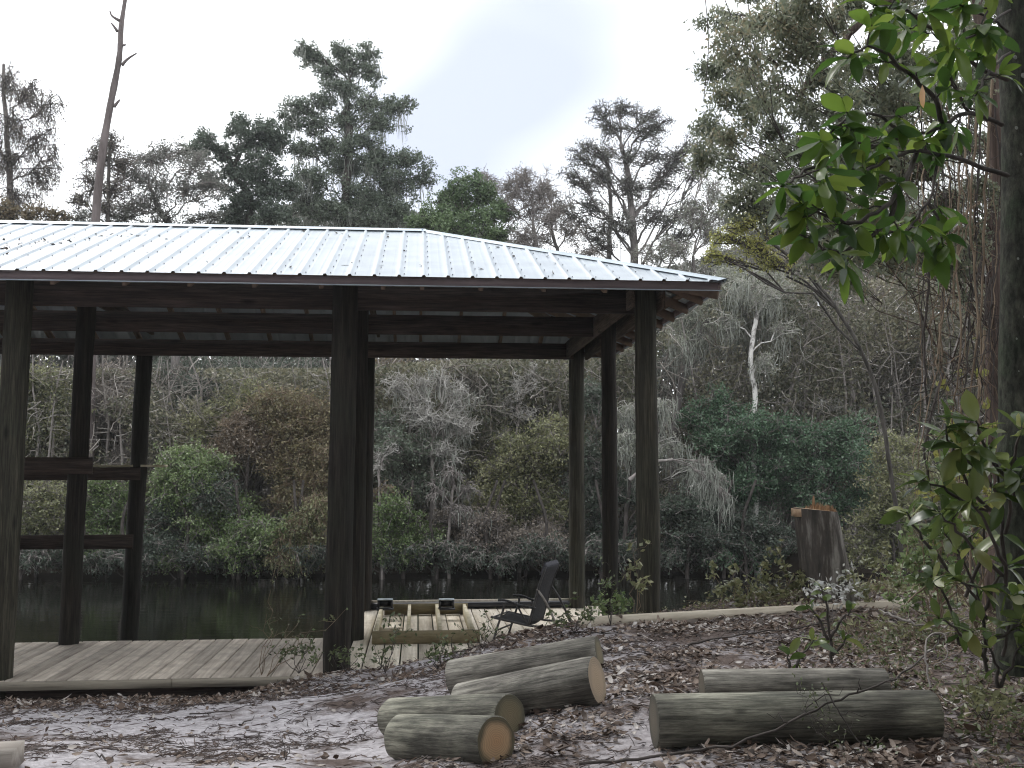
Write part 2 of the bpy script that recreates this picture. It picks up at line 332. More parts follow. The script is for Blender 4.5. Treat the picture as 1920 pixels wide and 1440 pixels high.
v = Vector((math.sin(SUN_AZ)*math.cos(SUN_EL), math.cos(SUN_AZ)*math.cos(SUN_EL), math.sin(SUN_EL)))
so.rotation_euler = (-v).to_track_quat('-Z', 'Y').to_euler(); so.location = v*60
scene.view_settings.view_transform = 'Standard'; scene.view_settings.look = 'None'
scene.view_settings.exposure = .45; scene.view_settings.gamma = 1.
scene.cycles.use_denoising = True; scene.cycles.pixel_filter_type = 'BLACKMAN_HARRIS'; scene.cycles.filter_width = 1.15; scene.cycles.max_bounces = 8; scene.cycles.diffuse_bounces = 3; scene.cycles.glossy_bounces = 3; scene.cycles.transmission_bounces = 4

# ------------------------------------------------------------------ ground
CT = [(0,1318,9.5),(250,1314,9.5),(450,1306,9.5),(0,1310,9.9),(250,1306,9.9),(450,1296,9.9),(560,1274,9.5),(640,1264,9.7),(720,1266,9.5),(780,1262,9.2),(840,1250,8.9),(900,1213,8.9),(1000,1200,8.7),(1090,1182,8.75),
      (1300,1170,8.9),(1500,1158,9.0),(1700,1150,9.1),(1550,1126,9.5),(1216,1158,9.6),(1400,1140,9.6),
      (940,1436,5.1),(740,1422,5.75),(960,1386,5.6),(720,1392,6.3),(1130,1316,5.8),(880,1352,6.1),(1127,1262,6.8),(845,1303,7.1),
      (1230,1400,5.0),(1750,1390,5.05),(1320,1330,5.8),(1660,1330,5.8),(0,1440,5.0),(100,1385,6.5),(400,1338,7.8),(600,1318,7.6),(400,1436,5.1),
      (1900,1440,4.6),(1880,1245,6.2),(1700,1195,7.8),(1400,1225,7.2),(1250,1250,6.9),(1860,1150,9.2)]
CP = [at(*c) for c in CT]
for x, y, z in [(-8,10,-.2),(-8,5,.4),(8,9.3,.85),(8,5,.95),(0,2,.5),(-4,2,.45),(4,2,.7),(-14,6,.4),(14,6,1.),(0,-6,.5),(-3.5,8,.05)]: CP.append(np.array([x, y, z], float))
CP = np.array(CP)
def _k(d): return d*d*np.log(d+1e-6)
A = _k(np.linalg.norm(CP[:, None, :2]-CP[None, :, :2], axis=2)) + np.eye(len(CP))*.05
n_ = len(CP); Q = np.hstack([np.ones((n_, 1)), CP[:, :2]])
S = np.block([[A, Q], [Q.T, np.zeros((3, 3))]])
WT = np.linalg.solve(S, np.concatenate([CP[:, 2], np.zeros(3)]))
def _h(x, y, s, seed):
    """smooth value noise"""
    r = np.random.default_rng(seed); T = r.random((64, 64))
    xi = x/s; yi = y/s; a = np.floor(xi).astype(int); b = np.floor(yi).astype(int); fx = xi-a; fy = yi-b
    fx = fx*fx*(3-2*fx); fy = fy*fy*(3-2*fy)
    g = lambda i, j: T[i % 64, j % 64]
    return (g(a, b)*(1-fx)+g(a+1, b)*fx)*(1-fy)+(g(a, b+1)*(1-fx)+g(a+1, b+1)*fx)*fy - .5
def sst(a, b, x): t = np.clip((x-a)/(b-a), 0, 1); return t*t*(3-2*t)
WATER = -.6
def bank(x): return 10.0+sst(1.5, 6, x)*1.2
def zg(x, y, detail=True):
    x = np.asarray(x, float); y = np.asarray(y, float)
    xc = np.clip(x, -14, 14); yc = np.clip(y, -6, 11)
    d = np.sqrt((xc[..., None]-CP[:, 0])**2+(yc[..., None]-CP[:, 1])**2)
    z = (_k(d)*WT[:n_]).sum(-1)+WT[n_]+WT[n_+1]*xc+WT[n_+2]*yc
    z = np.clip(z, -.35, 1.3)
    if detail: z = z+_h(x, y, .9, 1)*.05+_h(x, y, .31, 2)*.03+_h(x, y, .11, 3)*.014
    t = sst(0, 1.8, y-bank(x)); z = z*(1-t)-1.5*t
    fb = 26.4+_h(x, y*0, 3., 7)*1.6
    t2 = sst(0, 1, (y-fb+1)/2.2); z = z*(1-t2)+(-.3+.012*np.clip(y-fb, 0, 20)+_h(x, y, 2., 8)*.3)*t2
    return z
def axis(fine0, fine1, st, far0, far1):
    a = list(np.arange(fine0, fine1+1e-6, st)); s = st; x = fine1
    while x < far1: s *= 1.25; x += s; a.append(x)
    s = st; x = fine0
    while x > far0: s *= 1.25; x -= s; a.insert(0, x)
    return np.array(a)
gx = axis(-5.2, 5.2, .045, -400, 400); gy = axis(4.2, 10.4, .045, -60, 900)
gy = np.sort(np.concatenate([gy[(gy < 11)], np.arange(11, 14, .4), np.arange(14, 22, 1.), np.arange(22, 30, .5), gy[gy > 30]]))
XX, YY = np.meshgrid(gx, gy); ZZ = zg(XX, YY)
nx, ny = len(gx), len(gy); idx = np.arange(nx*ny).reshape(ny, nx)
g = G().add(np.stack([XX, YY, ZZ], -1).reshape(-1, 3), np.stack([idx[:-1, :-1], idx[:-1, 1:], idx[1:, 1:], idx[1:, :-1]], -1).reshape(-1, 4))
def ground_mat():
    m, N, L, P = newmat('sandy_ground')
    tc = N.new('ShaderNodeTexCoord')
    def noise(sc, det, ro=.6):
        n = N.new('ShaderNodeTexNoise'); n.inputs['Scale'].default_value = sc; n.inputs['Detail'].default_value = det; n.inputs['Roughness'].default_value = ro
        L.new(tc.outputs['Object'], n.inputs['Vector']); return n
    def ramp(src, a, b, ca, cb):
        c = N.new('ShaderNodeValToRGB'); c.color_ramp.elements[0].position = a; c.color_ramp.elements[1].position = b
        c.color_ramp.elements[0].color = (*ca, 1); c.color_ramp.elements[1].color = (*cb, 1); L.new(src, c.inputs[0]); return c
    n1 = noise(14, 8, .75); sand = ramp(n1.outputs[0], .32, .6, (.25,.23,.24), (.64,.61,.635))
    n2 = noise(1.3, 7, .7); msk = ramp(n2.outputs[0], .5, .62, (0,0,0), (1,1,1))
    soil = ramp(n1.outputs[0], .3, .7, (.07,.05,.043), (.2,.16,.145))
    sx0 = N.new('ShaderNodeSeparateXYZ'); L.new(tc.outputs['Object'], sx0.inputs[0])
    mrx = N.new('ShaderNodeMapRange'); mrx.inputs[1].default_value = -.8; mrx.inputs[2].default_value = 2.6; mrx.inputs[3].default_value = .0; mrx.inputs[4].default_value = .75; L.new(sx0.outputs[0], mrx.inputs[0])
    sm = N.new('ShaderNodeMath'); sm.use_clamp = True; L.new(msk.outputs[0], sm.inputs[0]); L.new(mrx.outputs[0], sm.inputs[1])
    mx = N.new('ShaderNodeMix'); mx.data_type = 'RGBA'; L.new(sm.outputs[0], mx.inputs[0]); L.new(sand.outputs[0], mx.inputs[6]); L.new(soil.outputs[0], mx.inputs[7])
    # river bank soil beyond the near bank
    sx = N.new('ShaderNodeSeparateXYZ'); L.new(tc.outputs['Object'], sx.inputs[0])
    mr = N.new('ShaderNodeMapRange'); mr.inputs[1].default_value = 9.8; mr.inputs[2].default_value = 10.8; L.new(sx.outputs[1], mr.inputs[0])
    m2 = N.new('ShaderNodeMix'); m2.data_type = 'RGBA'; L.new(mr.outputs[0], m2.inputs[0]); L.new(mx.outputs[2], m2.inputs[6]); m2.inputs[7].default_value = (.04,.032,.024,1)
    L.new(m2.outputs[2], P.inputs['Base Color']); P.inputs['Roughness'].default_value = .95; P.inputs['Specular IOR Level'].default_value = .15
    n3 = noise(45, 8, .7); b = N.new('ShaderNodeBump'); b.inputs['Strength'].default_value = .7; b.inputs['Distance'].default_value = .03
    L.new(n3.outputs[0], b.inputs['Height']); L.new(b.outputs[0], P.inputs['Normal'])
    return m
tag(g.build('ground', ground_mat(), smooth=True), kind='structure')

# river
m, N, L, P = newmat('river_water')
P.inputs['Base Color'].default_value = (.006,.006,.004,1); P.inputs['Roughness'].default_value = .05; P.inputs['Specular IOR Level'].default_value = .22; P.inputs['IOR'].default_value = 1.33
tc = N.new('ShaderNodeTexCoord'); mp = N.new('ShaderNodeMapping'); mp.inputs['Scale'].default_value = (1.2, 2.5, 1)
no = N.new('ShaderNodeTexNoise'); no.inputs['Scale'].default_value = 1.6; no.inputs['Detail'].default_value = 3
b = N.new('ShaderNodeBump'); b.inputs['Strength'].default_value = .12; b.inputs['Distance'].default_value = .05
L.new(tc.outputs['Object'], mp.inputs[0]); L.new(mp.outputs[0], no.inputs['Vector']); L.new(no.outputs[0], b.inputs['Height']); L.new(b.outputs[0], P.inputs['Normal'])
tag(G().add([(-200,9.9,WATER),(200,9.9,WATER),(200,27.5,WATER),(-200,27.5,WATER)], [(0,1,2,3)]).build('river_water', m), kind='structure')

# ------------------------------------------------------------------ pavilion
X0, Y0, YAW = -4.7169, 9.7795, .0911
L1, L2, V1, V2 = 3.0882, 6.0938, 2.0011, 4.5697
ZB, ZE, ZR, OV = 3.53, 3.7233, 4.8391, .59
RUN = (V2+2*OV)/2; UC = L2+OV+.03; UR = UC-RUN; UL = -9.2; ULR = UL+RUN
def loc(P):   # world -> pavilion coordinates
    x, y = P[0]-X0, P[1]-Y0; c, s = math.cos(YAW), math.sin(YAW)
    return np.array([x*c+y*s, -x*s+y*c, P[2]])
def wor(u, v, z):
    c, s = math.cos(YAW), math.sin(YAW); return np.array([X0+u*c-v*s, Y0+u*s+v*c, z])
pav = empty('pavilion', (X0, Y0, 0), YAW, 'open timber pavilion with ribbed metal hip roof on round posts over the boat slip', 'pavilion')
def post(u, v, z0, z1, r, mat=None, lean=(0, 0)):
    K = 12; t = np.linspace(0, 1, K)
    P = np.stack([u+lean[0]*(1-t)+rng.normal(size=K)*.003, v+lean[1]*(1-t)+rng.normal(size=K)*.003, z0+(z1-z0)*t], 1)
    return G().tubes(P, r*(1.06-.1*t)+rng.normal(size=K)*.0015, 24, cap=True).build('post', mat or M['post'], pav, smooth=True)
leanL, leanM = -.06, .0
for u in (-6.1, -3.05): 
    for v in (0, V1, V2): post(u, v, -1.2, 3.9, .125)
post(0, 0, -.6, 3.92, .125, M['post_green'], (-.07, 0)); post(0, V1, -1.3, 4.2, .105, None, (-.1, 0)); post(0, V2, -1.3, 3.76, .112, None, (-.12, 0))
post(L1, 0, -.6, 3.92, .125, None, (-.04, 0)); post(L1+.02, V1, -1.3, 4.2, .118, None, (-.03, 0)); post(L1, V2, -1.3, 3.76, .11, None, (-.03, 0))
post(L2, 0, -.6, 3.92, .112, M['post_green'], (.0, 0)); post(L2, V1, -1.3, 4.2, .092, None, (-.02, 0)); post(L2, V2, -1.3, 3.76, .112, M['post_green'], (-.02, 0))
# beams (each about 24 cm deep)
u0 = UL+OV
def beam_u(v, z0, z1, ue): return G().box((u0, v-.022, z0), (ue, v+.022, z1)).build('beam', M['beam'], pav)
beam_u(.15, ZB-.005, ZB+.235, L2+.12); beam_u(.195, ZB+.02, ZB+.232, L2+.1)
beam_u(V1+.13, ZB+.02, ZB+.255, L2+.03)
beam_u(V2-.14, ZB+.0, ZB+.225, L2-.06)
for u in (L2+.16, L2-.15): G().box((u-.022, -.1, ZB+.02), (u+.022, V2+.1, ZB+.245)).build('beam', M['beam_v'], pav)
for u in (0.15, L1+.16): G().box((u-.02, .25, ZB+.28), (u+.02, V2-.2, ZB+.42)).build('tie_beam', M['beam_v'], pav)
def roof_z(v): return ZE+(ZR-ZE)*(v+OV)/RUN
# roof sheets
RIB = .2286; UB = .1963
prof = [(-.5,0),(-.135,0),(-.125,.004),(-.115,0),(-.075,0),(-.028,0),(-.014,.02),(.014,.02),(.028,0),(.075,0),(.085,.004),(.095,0)]
def sheet_front(back=False):
    us = []; zs = []
    k0 = int((UL-UB)/RIB)-1
    k = k0
    while UB+k*RIB < UC+.02:
        for d, z in ((-.0762,.0),(-.072,.0012),(-.068,.0),(-.02,0),(-.011,.017),(.011,.017),(.02,0),(.068,0),(.072,.0012),(.0762,.0)):
            us.append(UB+k*RIB+d); zs.append(z)
        k += 1
    us = np.array(us); zs = np.array(zs); ok = (us < UC-.01) & (us > UL+.01); us = us[ok]; zs = zs[ok]
    vt = np.full(len(us), V2/2)
    vt = np.where(us > UR, V2/2-(us-UR), vt); vt = np.where(us < ULR, V2/2-(ULR-us), vt)
    vt = np.maximum(vt, -OV+.002)
    ve = np.full(len(us), -OV-.03)
    def P(vv): 
        z = roof_z(vv)+zs+.012
        return np.stack([us, (V2-vv) if back else vv, z], 1)
    n = len(us); V = np.concatenate([P(ve), P(vt)])
    i = np.arange(n-1); f = np.stack([i, i+1, n+i+1, n+i], 1)
    if back: f = f[:, ::-1]
    return G().add(V, f)
roof = empty('roof', (0, 0, 0)); roof.parent = pav
sheet_front().build('roof_sheet', M['roof'], roof); sheet_front(True).build('roof_sheet', M['roof'], roof)
def sheet_end(right=True):
    vs = []; zs = []; k = -1
    while -OV+.05+k*RIB < V2+OV:
        for d, z in ((-.026,0),(-.013,.019),(.013,.019),(.026,0),(.11,0)):
            vs.append(-OV+.05+k*RIB+d); zs.append(z)
        k += 1
    vs = np.array(vs); zs = np.array(zs); ok = (vs > -OV+.01) & (vs < V2+OV-.01); vs = vs[ok]; zs = zs[ok]
    dist = np.minimum(vs+OV, V2+OV-vs)
    n = len(vs); E = np.stack([np.full(n, UC+.03), vs, roof_z(-OV-.03)+zs+.012], 1); T = np.stack([UC-dist, vs, roof_z(-OV+dist)+zs+.012], 1)
    V = np.concatenate([E, T])
    if not right: V[:, 0] = UL+UC-V[:, 0]
    i = np.arange(n-1); f = np.stack([i, i+1, n+i+1, n+i], 1)
    return G().add(V, f if right else f[:, ::-1])
sheet_end().build('roof_sheet', M['roof'], roof); sheet_end(False).build('roof_sheet', M['roof'], roof)
def cap(p, q, up, sd, w=.13):
    p = np.array(p); q = np.array(q); up = np.array(up, float); g = G()
    s1, s2 = np.array(sd[0]), np.array(sd[1])
    V = []
    for e in (p, q): V += [e+s1*w-(0, 0, 0), e+s1*.02+up*.028, e+s2*.02+up*.028, e+s2*w]
    g.add(V, [(0,1,5,4),(1,2,6,5),(2,3,7,6)]); return g
sl = (ZR-ZE)/RUN
cap((ULR-.05, V2/2, ZR+.012), (UR+.05, V2/2, ZR+.012), (0,0,1), ((0,-1,-sl+.16),(0,1,-sl+.16))).build('ridge_cap', M['roof_trim'], roof)
for (cx, cv, ex, sg, sv) in ((UR, V2/2, UC, 1, -1), (UR, V2/2, UC, 1, 1), (ULR, V2/2, UL, -1, -1), (ULR, V2/2, UL, -1, 1)):
    ey = -OV if sv < 0 else V2+OV
    ea = (ex+sg*.05, ey+sv*.05, ZE-.01+.012)
    s1 = np.array((-sg*1., 0, 0))+np.array((0, 0, .06)); s2 = np.array((0, -sv*1., 0))+np.array((0, 0, .06))
    cap((cx, cv, ZR+.012), ea, (0,0,1), (s1, s2), .1).build('hip_cap', M['roof_trim'], roof)
# screws: pairs of dots beside each rib
g = G()
k = int((UL-UB)/RIB)
sv = []
while UB+k*RIB < UC:
    for vv in (-.52, -.2, .12, .45, .78, 1.1, 1.45, 1.8, 2.15):
        u = UB+k*RIB+.045
        vt = V2/2-max(0, u-UR)
        if vv < vt-.1 and u > ULR: sv.append((u, vv, roof_z(vv)+.0145))
    k += 1
sv = np.array(sv); th = np.arange(6)*math.pi/3; r = .0055
for dz, rr in ((0, r), (.006, r*.8)): pass
ring = np.stack([np.cos(th)*r, np.sin(th)*r, np.zeros(6)], 1)
V = []; Fc = []
for i, c in enumerate(sv):
    b0 = len(V)
    V += [tuple(c+q) for q in ring]; V += [tuple(c+q*.8+np.array([0, 0, .009])) for q in ring]
    Fc += [(b0+j, b0+(j+1) % 6, b0+6+(j+1) % 6, b0+6+j) for j in range(6)]
    Fc += [(b0+6, b0+7, b0+8, b0+9), (b0+6, b0+9, b0+10, b0+11)]
G().add(V, Fc).build('screw_rows', M['screw'], roof)['kind'] = 'stuff'
# fascia and bright drip edge
def ring_boards(name, mat, off, w, z0, z1):
    x0, x1, y0, y1 = UL-off, UC+off, -OV-off, V2+OV+off
    for a, b in (((x0, y0-w, z0), (x1, y0, z1)), ((x0, y1, z0), (x1, y1+w, z1)), ((x1, y0-w, z0), (x1+w, y1+w, z1)), ((x0-w, y0-w, z0), (x0, y1+w, z1))):
        G().box(a, b).build(name, mat, roof)
ring_boards('fascia', M['fascia'], -.035, .025, ZE-.075, ZE-.002)
ring_boards('drip_edge', M['roof_trim'], -.03, .03, ZE-.082, ZE-.0755)
# rafters
def rafter(u, v0, v1, side, dz=.0):
    a = np.array((u, v0 if side < 0 else V2-v0, roof_z(v0)-.085+dz)); b = np.array((u, v1 if side < 0 else V2-v1, roof_z(v1)-.085+dz))
    return G().bar(a, b, .04, .09).build('rafter', M['rafter'], roof)
ws = [at(x, 536, 9.2) for x in (91, 224, 346, 468, 596, 716, 792, 908, 1033, 1156)]
ru = [loc(p)[0] for p in ws]
ru = [ru[0]-.6*k for k in range(9, 0, -1)]+ru
for u in ru:
    e = V2/2-.04-max(0, u-UR)
    if u < ULR: continue
    rafter(u, -OV+.045, e, -1); rafter(u, -OV+.045, e, 1)
for vv in np.arange(.0, V2+.1, .58):
    d = min(vv+OV, V2+OV-vv)
    if d < .2: continue
    G().bar((UC-.02, vv, ZE-.085), (UC-d+.03, vv, ZE+sl*(d-.02)-.085), .04, .09).build('rafter', M['rafter'], roof)
for e in ((-OV, 1), (V2+OV, -1)):
    G().bar((UC-.03, e[0]+.03*e[1], ZE-.1), (UR, V2/2, ZR-.1), .04, .12).build('hip_rafter', M['rafter'], roof)
# purlins across the rafters
for vv in (-.45, .15, .75, 1.35, 1.95):
    ue = UR+(V2/2-vv)-.05 if vv > -9 else 0
    for s in (-1, 1):
        v_ = vv if s < 0 else V2-vv
        G().bar((ULR-.3, v_, roof_z(vv)-.018), (ue, v_, roof_z(vv)-.018), .085, .018).build('purlin', M['rafter'], roof)
for d in (.15, .75, 1.35, 1.95):
    G().bar((UC-d, -OV+d+.05, roof_z(-OV+d)-.018), (UC-d, V2+OV-d-.05, roof_z(-OV+d)-.018), .085, .018).build('purlin', M['rafter'], roof)
# rails on the left posts
G().box((-4., V1-.15, 1.89), (.16, V1-.11, 2.08)).build('rail', M['beam'], pav)
G().box((-4., V2-.16, 1.81), (.02, V2-.12, 1.985)).build('rail', M['beam'], pav)
G().box((-4., V2-.16, .88), (-.05, V2-.12, 1.07)).build('rail', M['beam'], pav)
G().box((-4., V2-.1, 1.99), (.32, V2+.14, 2.02)).build('shelf_board', M['lumber'], pav)
# leaves fallen on the roof
fl = []
for _ in range(60):
    u = random.uniform(-4, UR+1.5); vv = random.uniform(-.4, V2/2-max(0, u-UR)-.2)
    fl.append((u, vv, roof_z(vv)+.02))
for _ in range(90):
    t = random.random(); u = -.9+1.5*t+random.gauss(0, .12); vv = .1+1.5*t+random.gauss(0, .12)
    fl.append((u, vv, roof_z(vv)+.02))
cc, ss = math.cos(YAW), math.sin(YAW)
fl = np.array([(X0+u*cc-v*ss, Y0+u*ss+v*cc, z) for u, v, z in fl])
tag(G().leaves(fl, .06, .025, up=2.5).build('leaf_litter', LF['litter']), 'dead leaves scattered over the metal roof sheets', 'leaves', kind='stuff')

# ------------------------------------------------------------------ deck
deck = empty('deck', (X0, Y0, 0), YAW, 'low wooden plank deck and walkway around the boat slip below the pavilion', 'deck')
def planks(ua, ub, va, vb, name, mat, w=.185):
    g = G(); u = ua
    while u < ub-.02:
        j = random.uniform(-.012, .012); z = random.uniform(-.003, .003)
        g.box((u+.009, va+j, -.04+z), (min(u+w, ub)-.009, vb+random.uniform(-.01, .01), z)); u += w
    return g.build(name, mat, deck)
planks(-4.4, L1-.05, -.13, V1+.13, 'walkway_planks', M['plank'])
planks(L1+.0, L2+.35, -.2, V2+.12, 'platform_planks', M['plank_fresh'])
G().box((-4.4, -.075, -.2), (2.6, -.03, -.045)).build('rim_board', M['beam'], deck)
G().box((-4.4, -.175, -.082), (1.55, -.136, -.006)).build('edge_board', M['edge'], deck)
G().box((1.554, -.172, -.08), (2.75, -.138, -.004)).build('edge_board', M['edge'], deck)
G().box((-4.4, V1+.05, -.2), (L1-.1, V1+.09, -.045)).build('rim_board', M['beam'], deck)
G().box((L1+.02, V1+.15, -.2), (L1+.06, V2+.1, -.045)).build('rim_board', M['beam'], deck)
G().box((1.6, -.09, -.5), (2.15, .1, -.172)).build('support_block', M['beam'], deck)

G().box((L1+.04, V2+.07, .003), (L2+.1, V2+.11, .115)).build('edge_board', M['plank_fresh'], deck)
# lumber frame lying on the platform
fr = empty('lumber_ladder', wor(*loc(at_z(697, 1209, 0))), YAW, 'unfinished ladder-like frame of new lumber lying on the deck behind the centre post', 'frame')
fw, fd = 1.2, 2.45
G().box((0, 0, .005), (fw, .04, .145)).build('front_board', M['lumber_dark'], fr)
G().box((.06, fd-.04, .005), (fw-.02, fd, .145)).build('back_board', M['lumber_dark'], fr)
for k in range(4):
    x = .03+(fw-.1)*k/3
    G().box((x-.02, .041, .005), (x+.02, fd-.041, .14)).build('joist', M['lumber'], fr)
for px in (722, 837):
    p = wor(*loc(at(px, 1131, 13.7))); p[2] = .148
    b = empty('dock_bracket', p, YAW, 'small black metal bracket on the back board of the lumber frame, %s one' % ('left' if px < 800 else 'right'), 'bracket', 'brackets on the lumber frame')
    g = G().box((-.11, -.05, -.03), (.11, .05, .0)).box((-.1, -.04, .0), (-.075, .04, .1)).box((.075, -.04, .0), (.1, .04, .1)).box((-.085, .0, .01), (.085, .02, .09))
    g.build('body', M['black_plastic'], b)
    G().box((-.1, -.05, .1), (.1, .05, .112)).build('top_plate', M['roof_trim'], b)
# pipe along the back edge
a, c = np.array((L1+.05, V2+.0, .05)), np.array((L2+.1, V2+.0, .05))
g = G().tubes(np.linspace(wor(*a), wor(*c), 12), np.full(12, .045), 14, cap=True)
tag(g.build('black_pipe', M['black_plastic'], smooth=True), 'long black pipe lying along the far edge of the platform', 'pipe')
p = at_z(730, 1186, 0)
tag(G().box((p[0]-.13, p[1]-.03, .003), (p[0]+.1, p[1]+.12, .05)).box((p[0]+.02, p[1]-.06, .052), (p[0]+.16, p[1]+.02, .06)).build('scrap_board', M['pale_plank']), 'short scrap of board lying inside the lumber frame', 'board')

# ------------------------------------------------------------------ chair
ch = empty('folding_chair', at_z(923, 1206, 0), 0, 'black folding sling chair with high back facing left on the platform', 'chair')
WV = np.array((.17, .47, 0))
def c3(x, z, s): return np.array((x, 0, z))+WV*s
rt = .013
for s in (0, 1):
    G().tubes(smooth_path([c3(0, .0, s), c3(.06, .19, s), c3(.127, .39, s), c3(.13, .45, s)]), np.full(13, rt), 8, cap=True).build('leg', M['chair_metal'], ch, True)
    G().tubes(smooth_path([c3(.5, .6, s), c3(.6, .45, s), c3(.72, .2, s), c3(.8, .0, s)]), np.full(13, rt), 8, cap=True).build('leg', M['chair_metal'] if s else M['twig_grey'], ch, True)  # near rear leg in pale grey: its sunlit highlight put into the colour
    G().tubes(smooth_path([c3(.4, .19, s), c3(.46, .4, s), c3(.53, .65, s), c3(.6, .84, s)]), np.full(13, rt), 8, cap=True).build('back_frame', M['chair_metal'], ch, True)
    G().tubes(smooth_path([c3(-.02, .29, s), c3(.2, .24, s), c3(.43, .19, s), c3(.62, .18, s)]), np.full(13, rt), 8, cap=True).build('seat_frame', M['chair_metal'], ch, True)
    G().tubes(smooth_path([c3(.28, .41, s), c3(.34, .3, s), c3(.4, .19, s)]), np.full(9, rt*.8), 8, cap=True).build('brace', M['chair_metal'], ch, True)
    ap = smooth_path([c3(.06, .475, s), c3(.16, .47, s), c3(.3, .42, s), c3(.48, .385, s)])
    g = G()
    for i in range(len(ap)-1): g.bar(ap[i], ap[i+1]+(ap[i+1]-ap[i])*.15, .045, .022)
    g.build('armrest', M['black_plastic'], ch)
for a_, b_ in (((.04, .14), (.04, .14)), ((.62, .18), (.62, .18)), ((.0, .285), (.0, .285))):
    G().tubes(np.linspace(c3(*a_, 0), c3(*b_, 1), 4), np.full(4, rt*.8), 8).build('crossbar', M['chair_metal'], ch, True)
def sling(pts, n=10, sagv=(0, 0, -.02), th=.008):
    P = smooth_path([c3(x, z, 0) for x, z in pts]); K = len(P); S = np.linspace(.03, .97, n); V = []
    for lay in (0, th):
        for i in range(K):
            for t in S: V.append(P[i]+WV*t+np.array(sagv)*math.sin(t*math.pi)+np.array((-lay*.6, 0, lay)))
    idx = np.arange(2*K*n).reshape(2, K, n); fs = []
    for i in range(K-1):
        for j in range(n-1):
            fs += [(idx[0,i,j], idx[0,i,j+1], idx[0,i+1,j+1], idx[0,i+1,j]), (idx[1,i,j], idx[1,i+1,j], idx[1,i+1,j+1], idx[1,i,j+1])]
    for i in range(K-1): fs += [(idx[0,i,0], idx[0,i+1,0], idx[1,i+1,0], idx[1,i,0]), (idx[0,i,-1], idx[1,i,-1], idx[1,i+1,-1], idx[0,i+1,-1])]
    for j in range(n-1): fs += [(idx[0,0,j], idx[1,0,j], idx[1,0,j+1], idx[0,0,j+1]), (idx[0,-1,j], idx[0,-1,j+1], idx[1,-1,j+1], idx[1,-1,j])]
    return G().add(V, fs)
sling([(.02, .285), (.2, .235), (.4, .2)]).build('seat', M['sling'], ch, True)
sling([(.405, .2), (.46, .4), (.53, .65), (.595, .83)], sagv=(.02, 0, 0)).build('backrest', M['sling'], ch, True)
sling([(.56, .73), (.585, .79), (.605, .85)], sagv=(0, 0, 0), th=.04).build('head_pad', M['head_pad'], ch, True)

# ------------------------------------------------------------------ logs
def log(label, pa, pb, r, mat, endm, group, rb=None):
    pa = np.array(pa, float); pb = np.array(pb, float); c = (pa+pb)/2; d = pb-pa; Ln = np.linalg.norm(d)
    o = empty('log', c, 0, label, 'log', group)
    e = Vector(d).to_track_quat('X', 'Z').to_euler(); o.rotation_euler = e
    K, n = 26, 48; xs = np.linspace(-Ln/2, Ln/2, K); th = np.arange(n)*2*math.pi/n; rb = rb or r
    sd_ = random.randint(0, 999)
    RR = np.zeros((K, n))
    prof_ = sum(random.uniform(-.012, .012)*np.cos(k*th+random.uniform(0, 6)) for k in (2, 3, 5, 7))
    for i in range(K):
        t = i/(K-1); e_ = min(i, K-1-i); ch_ = 1-.05*(e_ == 0)-.012*(e_ == 1)
        RR[i] = (r*(1-t)+rb*t)*ch_*(1+prof_+.006*np.sin(t*9+sd_)+rng.normal(size=n)*.004)
    xs[1] = xs[0]+.008; xs[-2] = xs[-1]-.008
    V = np.stack([np.repeat(xs[:, None], n, 1), RR*np.cos(th), RR*np.sin(th)], -1).reshape(-1, 3)
    idx = np.arange(K*n).reshape(K, n); a = idx[:-1]; b_ = np.roll(a, -1, 1); dd = idx[1:]; cc_ = np.roll(dd, -1, 1)
    G().add(V, np.stack([a, dd, cc_, b_], -1).reshape(-1, 4)).build('bark_side', mat, o, True)
    for s, i in ((-1, 0), (1, K-1)):
        rings = [1., .66, .33]; VV = []
        for q in rings: VV += [(xs[i]+s*.002*(1-q), RR[i, j]*q*math.cos(th[j]), RR[i, j]*q*math.sin(th[j])) for j in range(n)]
        VV.append((xs[i]+s*.002, 0, 0)); fs = []
        g = G()
        for q in range(2):
            fs += [(q*n+j, q*n+(j+1) % n, (q+1)*n+(j+1) % n, (q+1)*n+j) for j in range(n)]
        g.add(VV, fs); g.f3.append(np.array([(2*n+j, 2*n+(j+1) % n, 3*n) for j in range(n)]))
        g.build('cut_end', endm, o)
    return o
GL = 'cut post offcuts lying on the sand'
def lp(px, py_bottom, Y, r): 
    p = at(px, py_bottom, Y); p[2] += r*.98; return p
log('short thick log nearest the camera with an orange heartwood end', lp(752, 1424, 5.75, .12), lp(930, 1438, 5.13, .12), .122, M['log'], M['end_orange'], GL)
log('greenish log directly behind the short log with the orange end', lp(735, 1385, 6.35, .12), lp(956, 1386, 5.65, .12), .12, M['log'], M['end_green'], GL)
log('tilted log with a pale tan cut end, just above the two short logs', lp(862, 1356, 6.15, .11), lp(1120, 1320, 5.82, .13), .118, M['log_grey'], M['end_tan'], GL, .135)
log('long grey log lying highest up the mound, right below the chair', lp(846, 1306, 7.1, .12), lp(1124, 1262, 6.85, .12), .125, M['log_grey'], M['end_green'], GL)
log('long thick log at the right front with a bare branch across it', lp(1226, 1400, 5.02, .12), lp(1750, 1391, 5.1, .12), .127, M['log'], M['end_dark'], GL)
log('thinner grey log just behind the long right-hand log', lp(1316, 1325, 5.75, .1), lp(1660, 1323, 5.75, .1), .1, M['log_grey'], M['end_dark'], GL)

# block of lumber at the lower left corner
p = at(-5, 1425, 4.95)
z0 = float(zg(p[0], p[1]))
o = G().box((-.3, -.14, -.05), (.07, .1, .05)).build('lumber_block', M['grey_plank']); o.location = (p[0], p[1]+.05, z0+.06); o.rotation_euler = (0, 0, .2)
tag(o, 'pale sawn block of lumber on the sand in the bottom left corner', 'lumber')
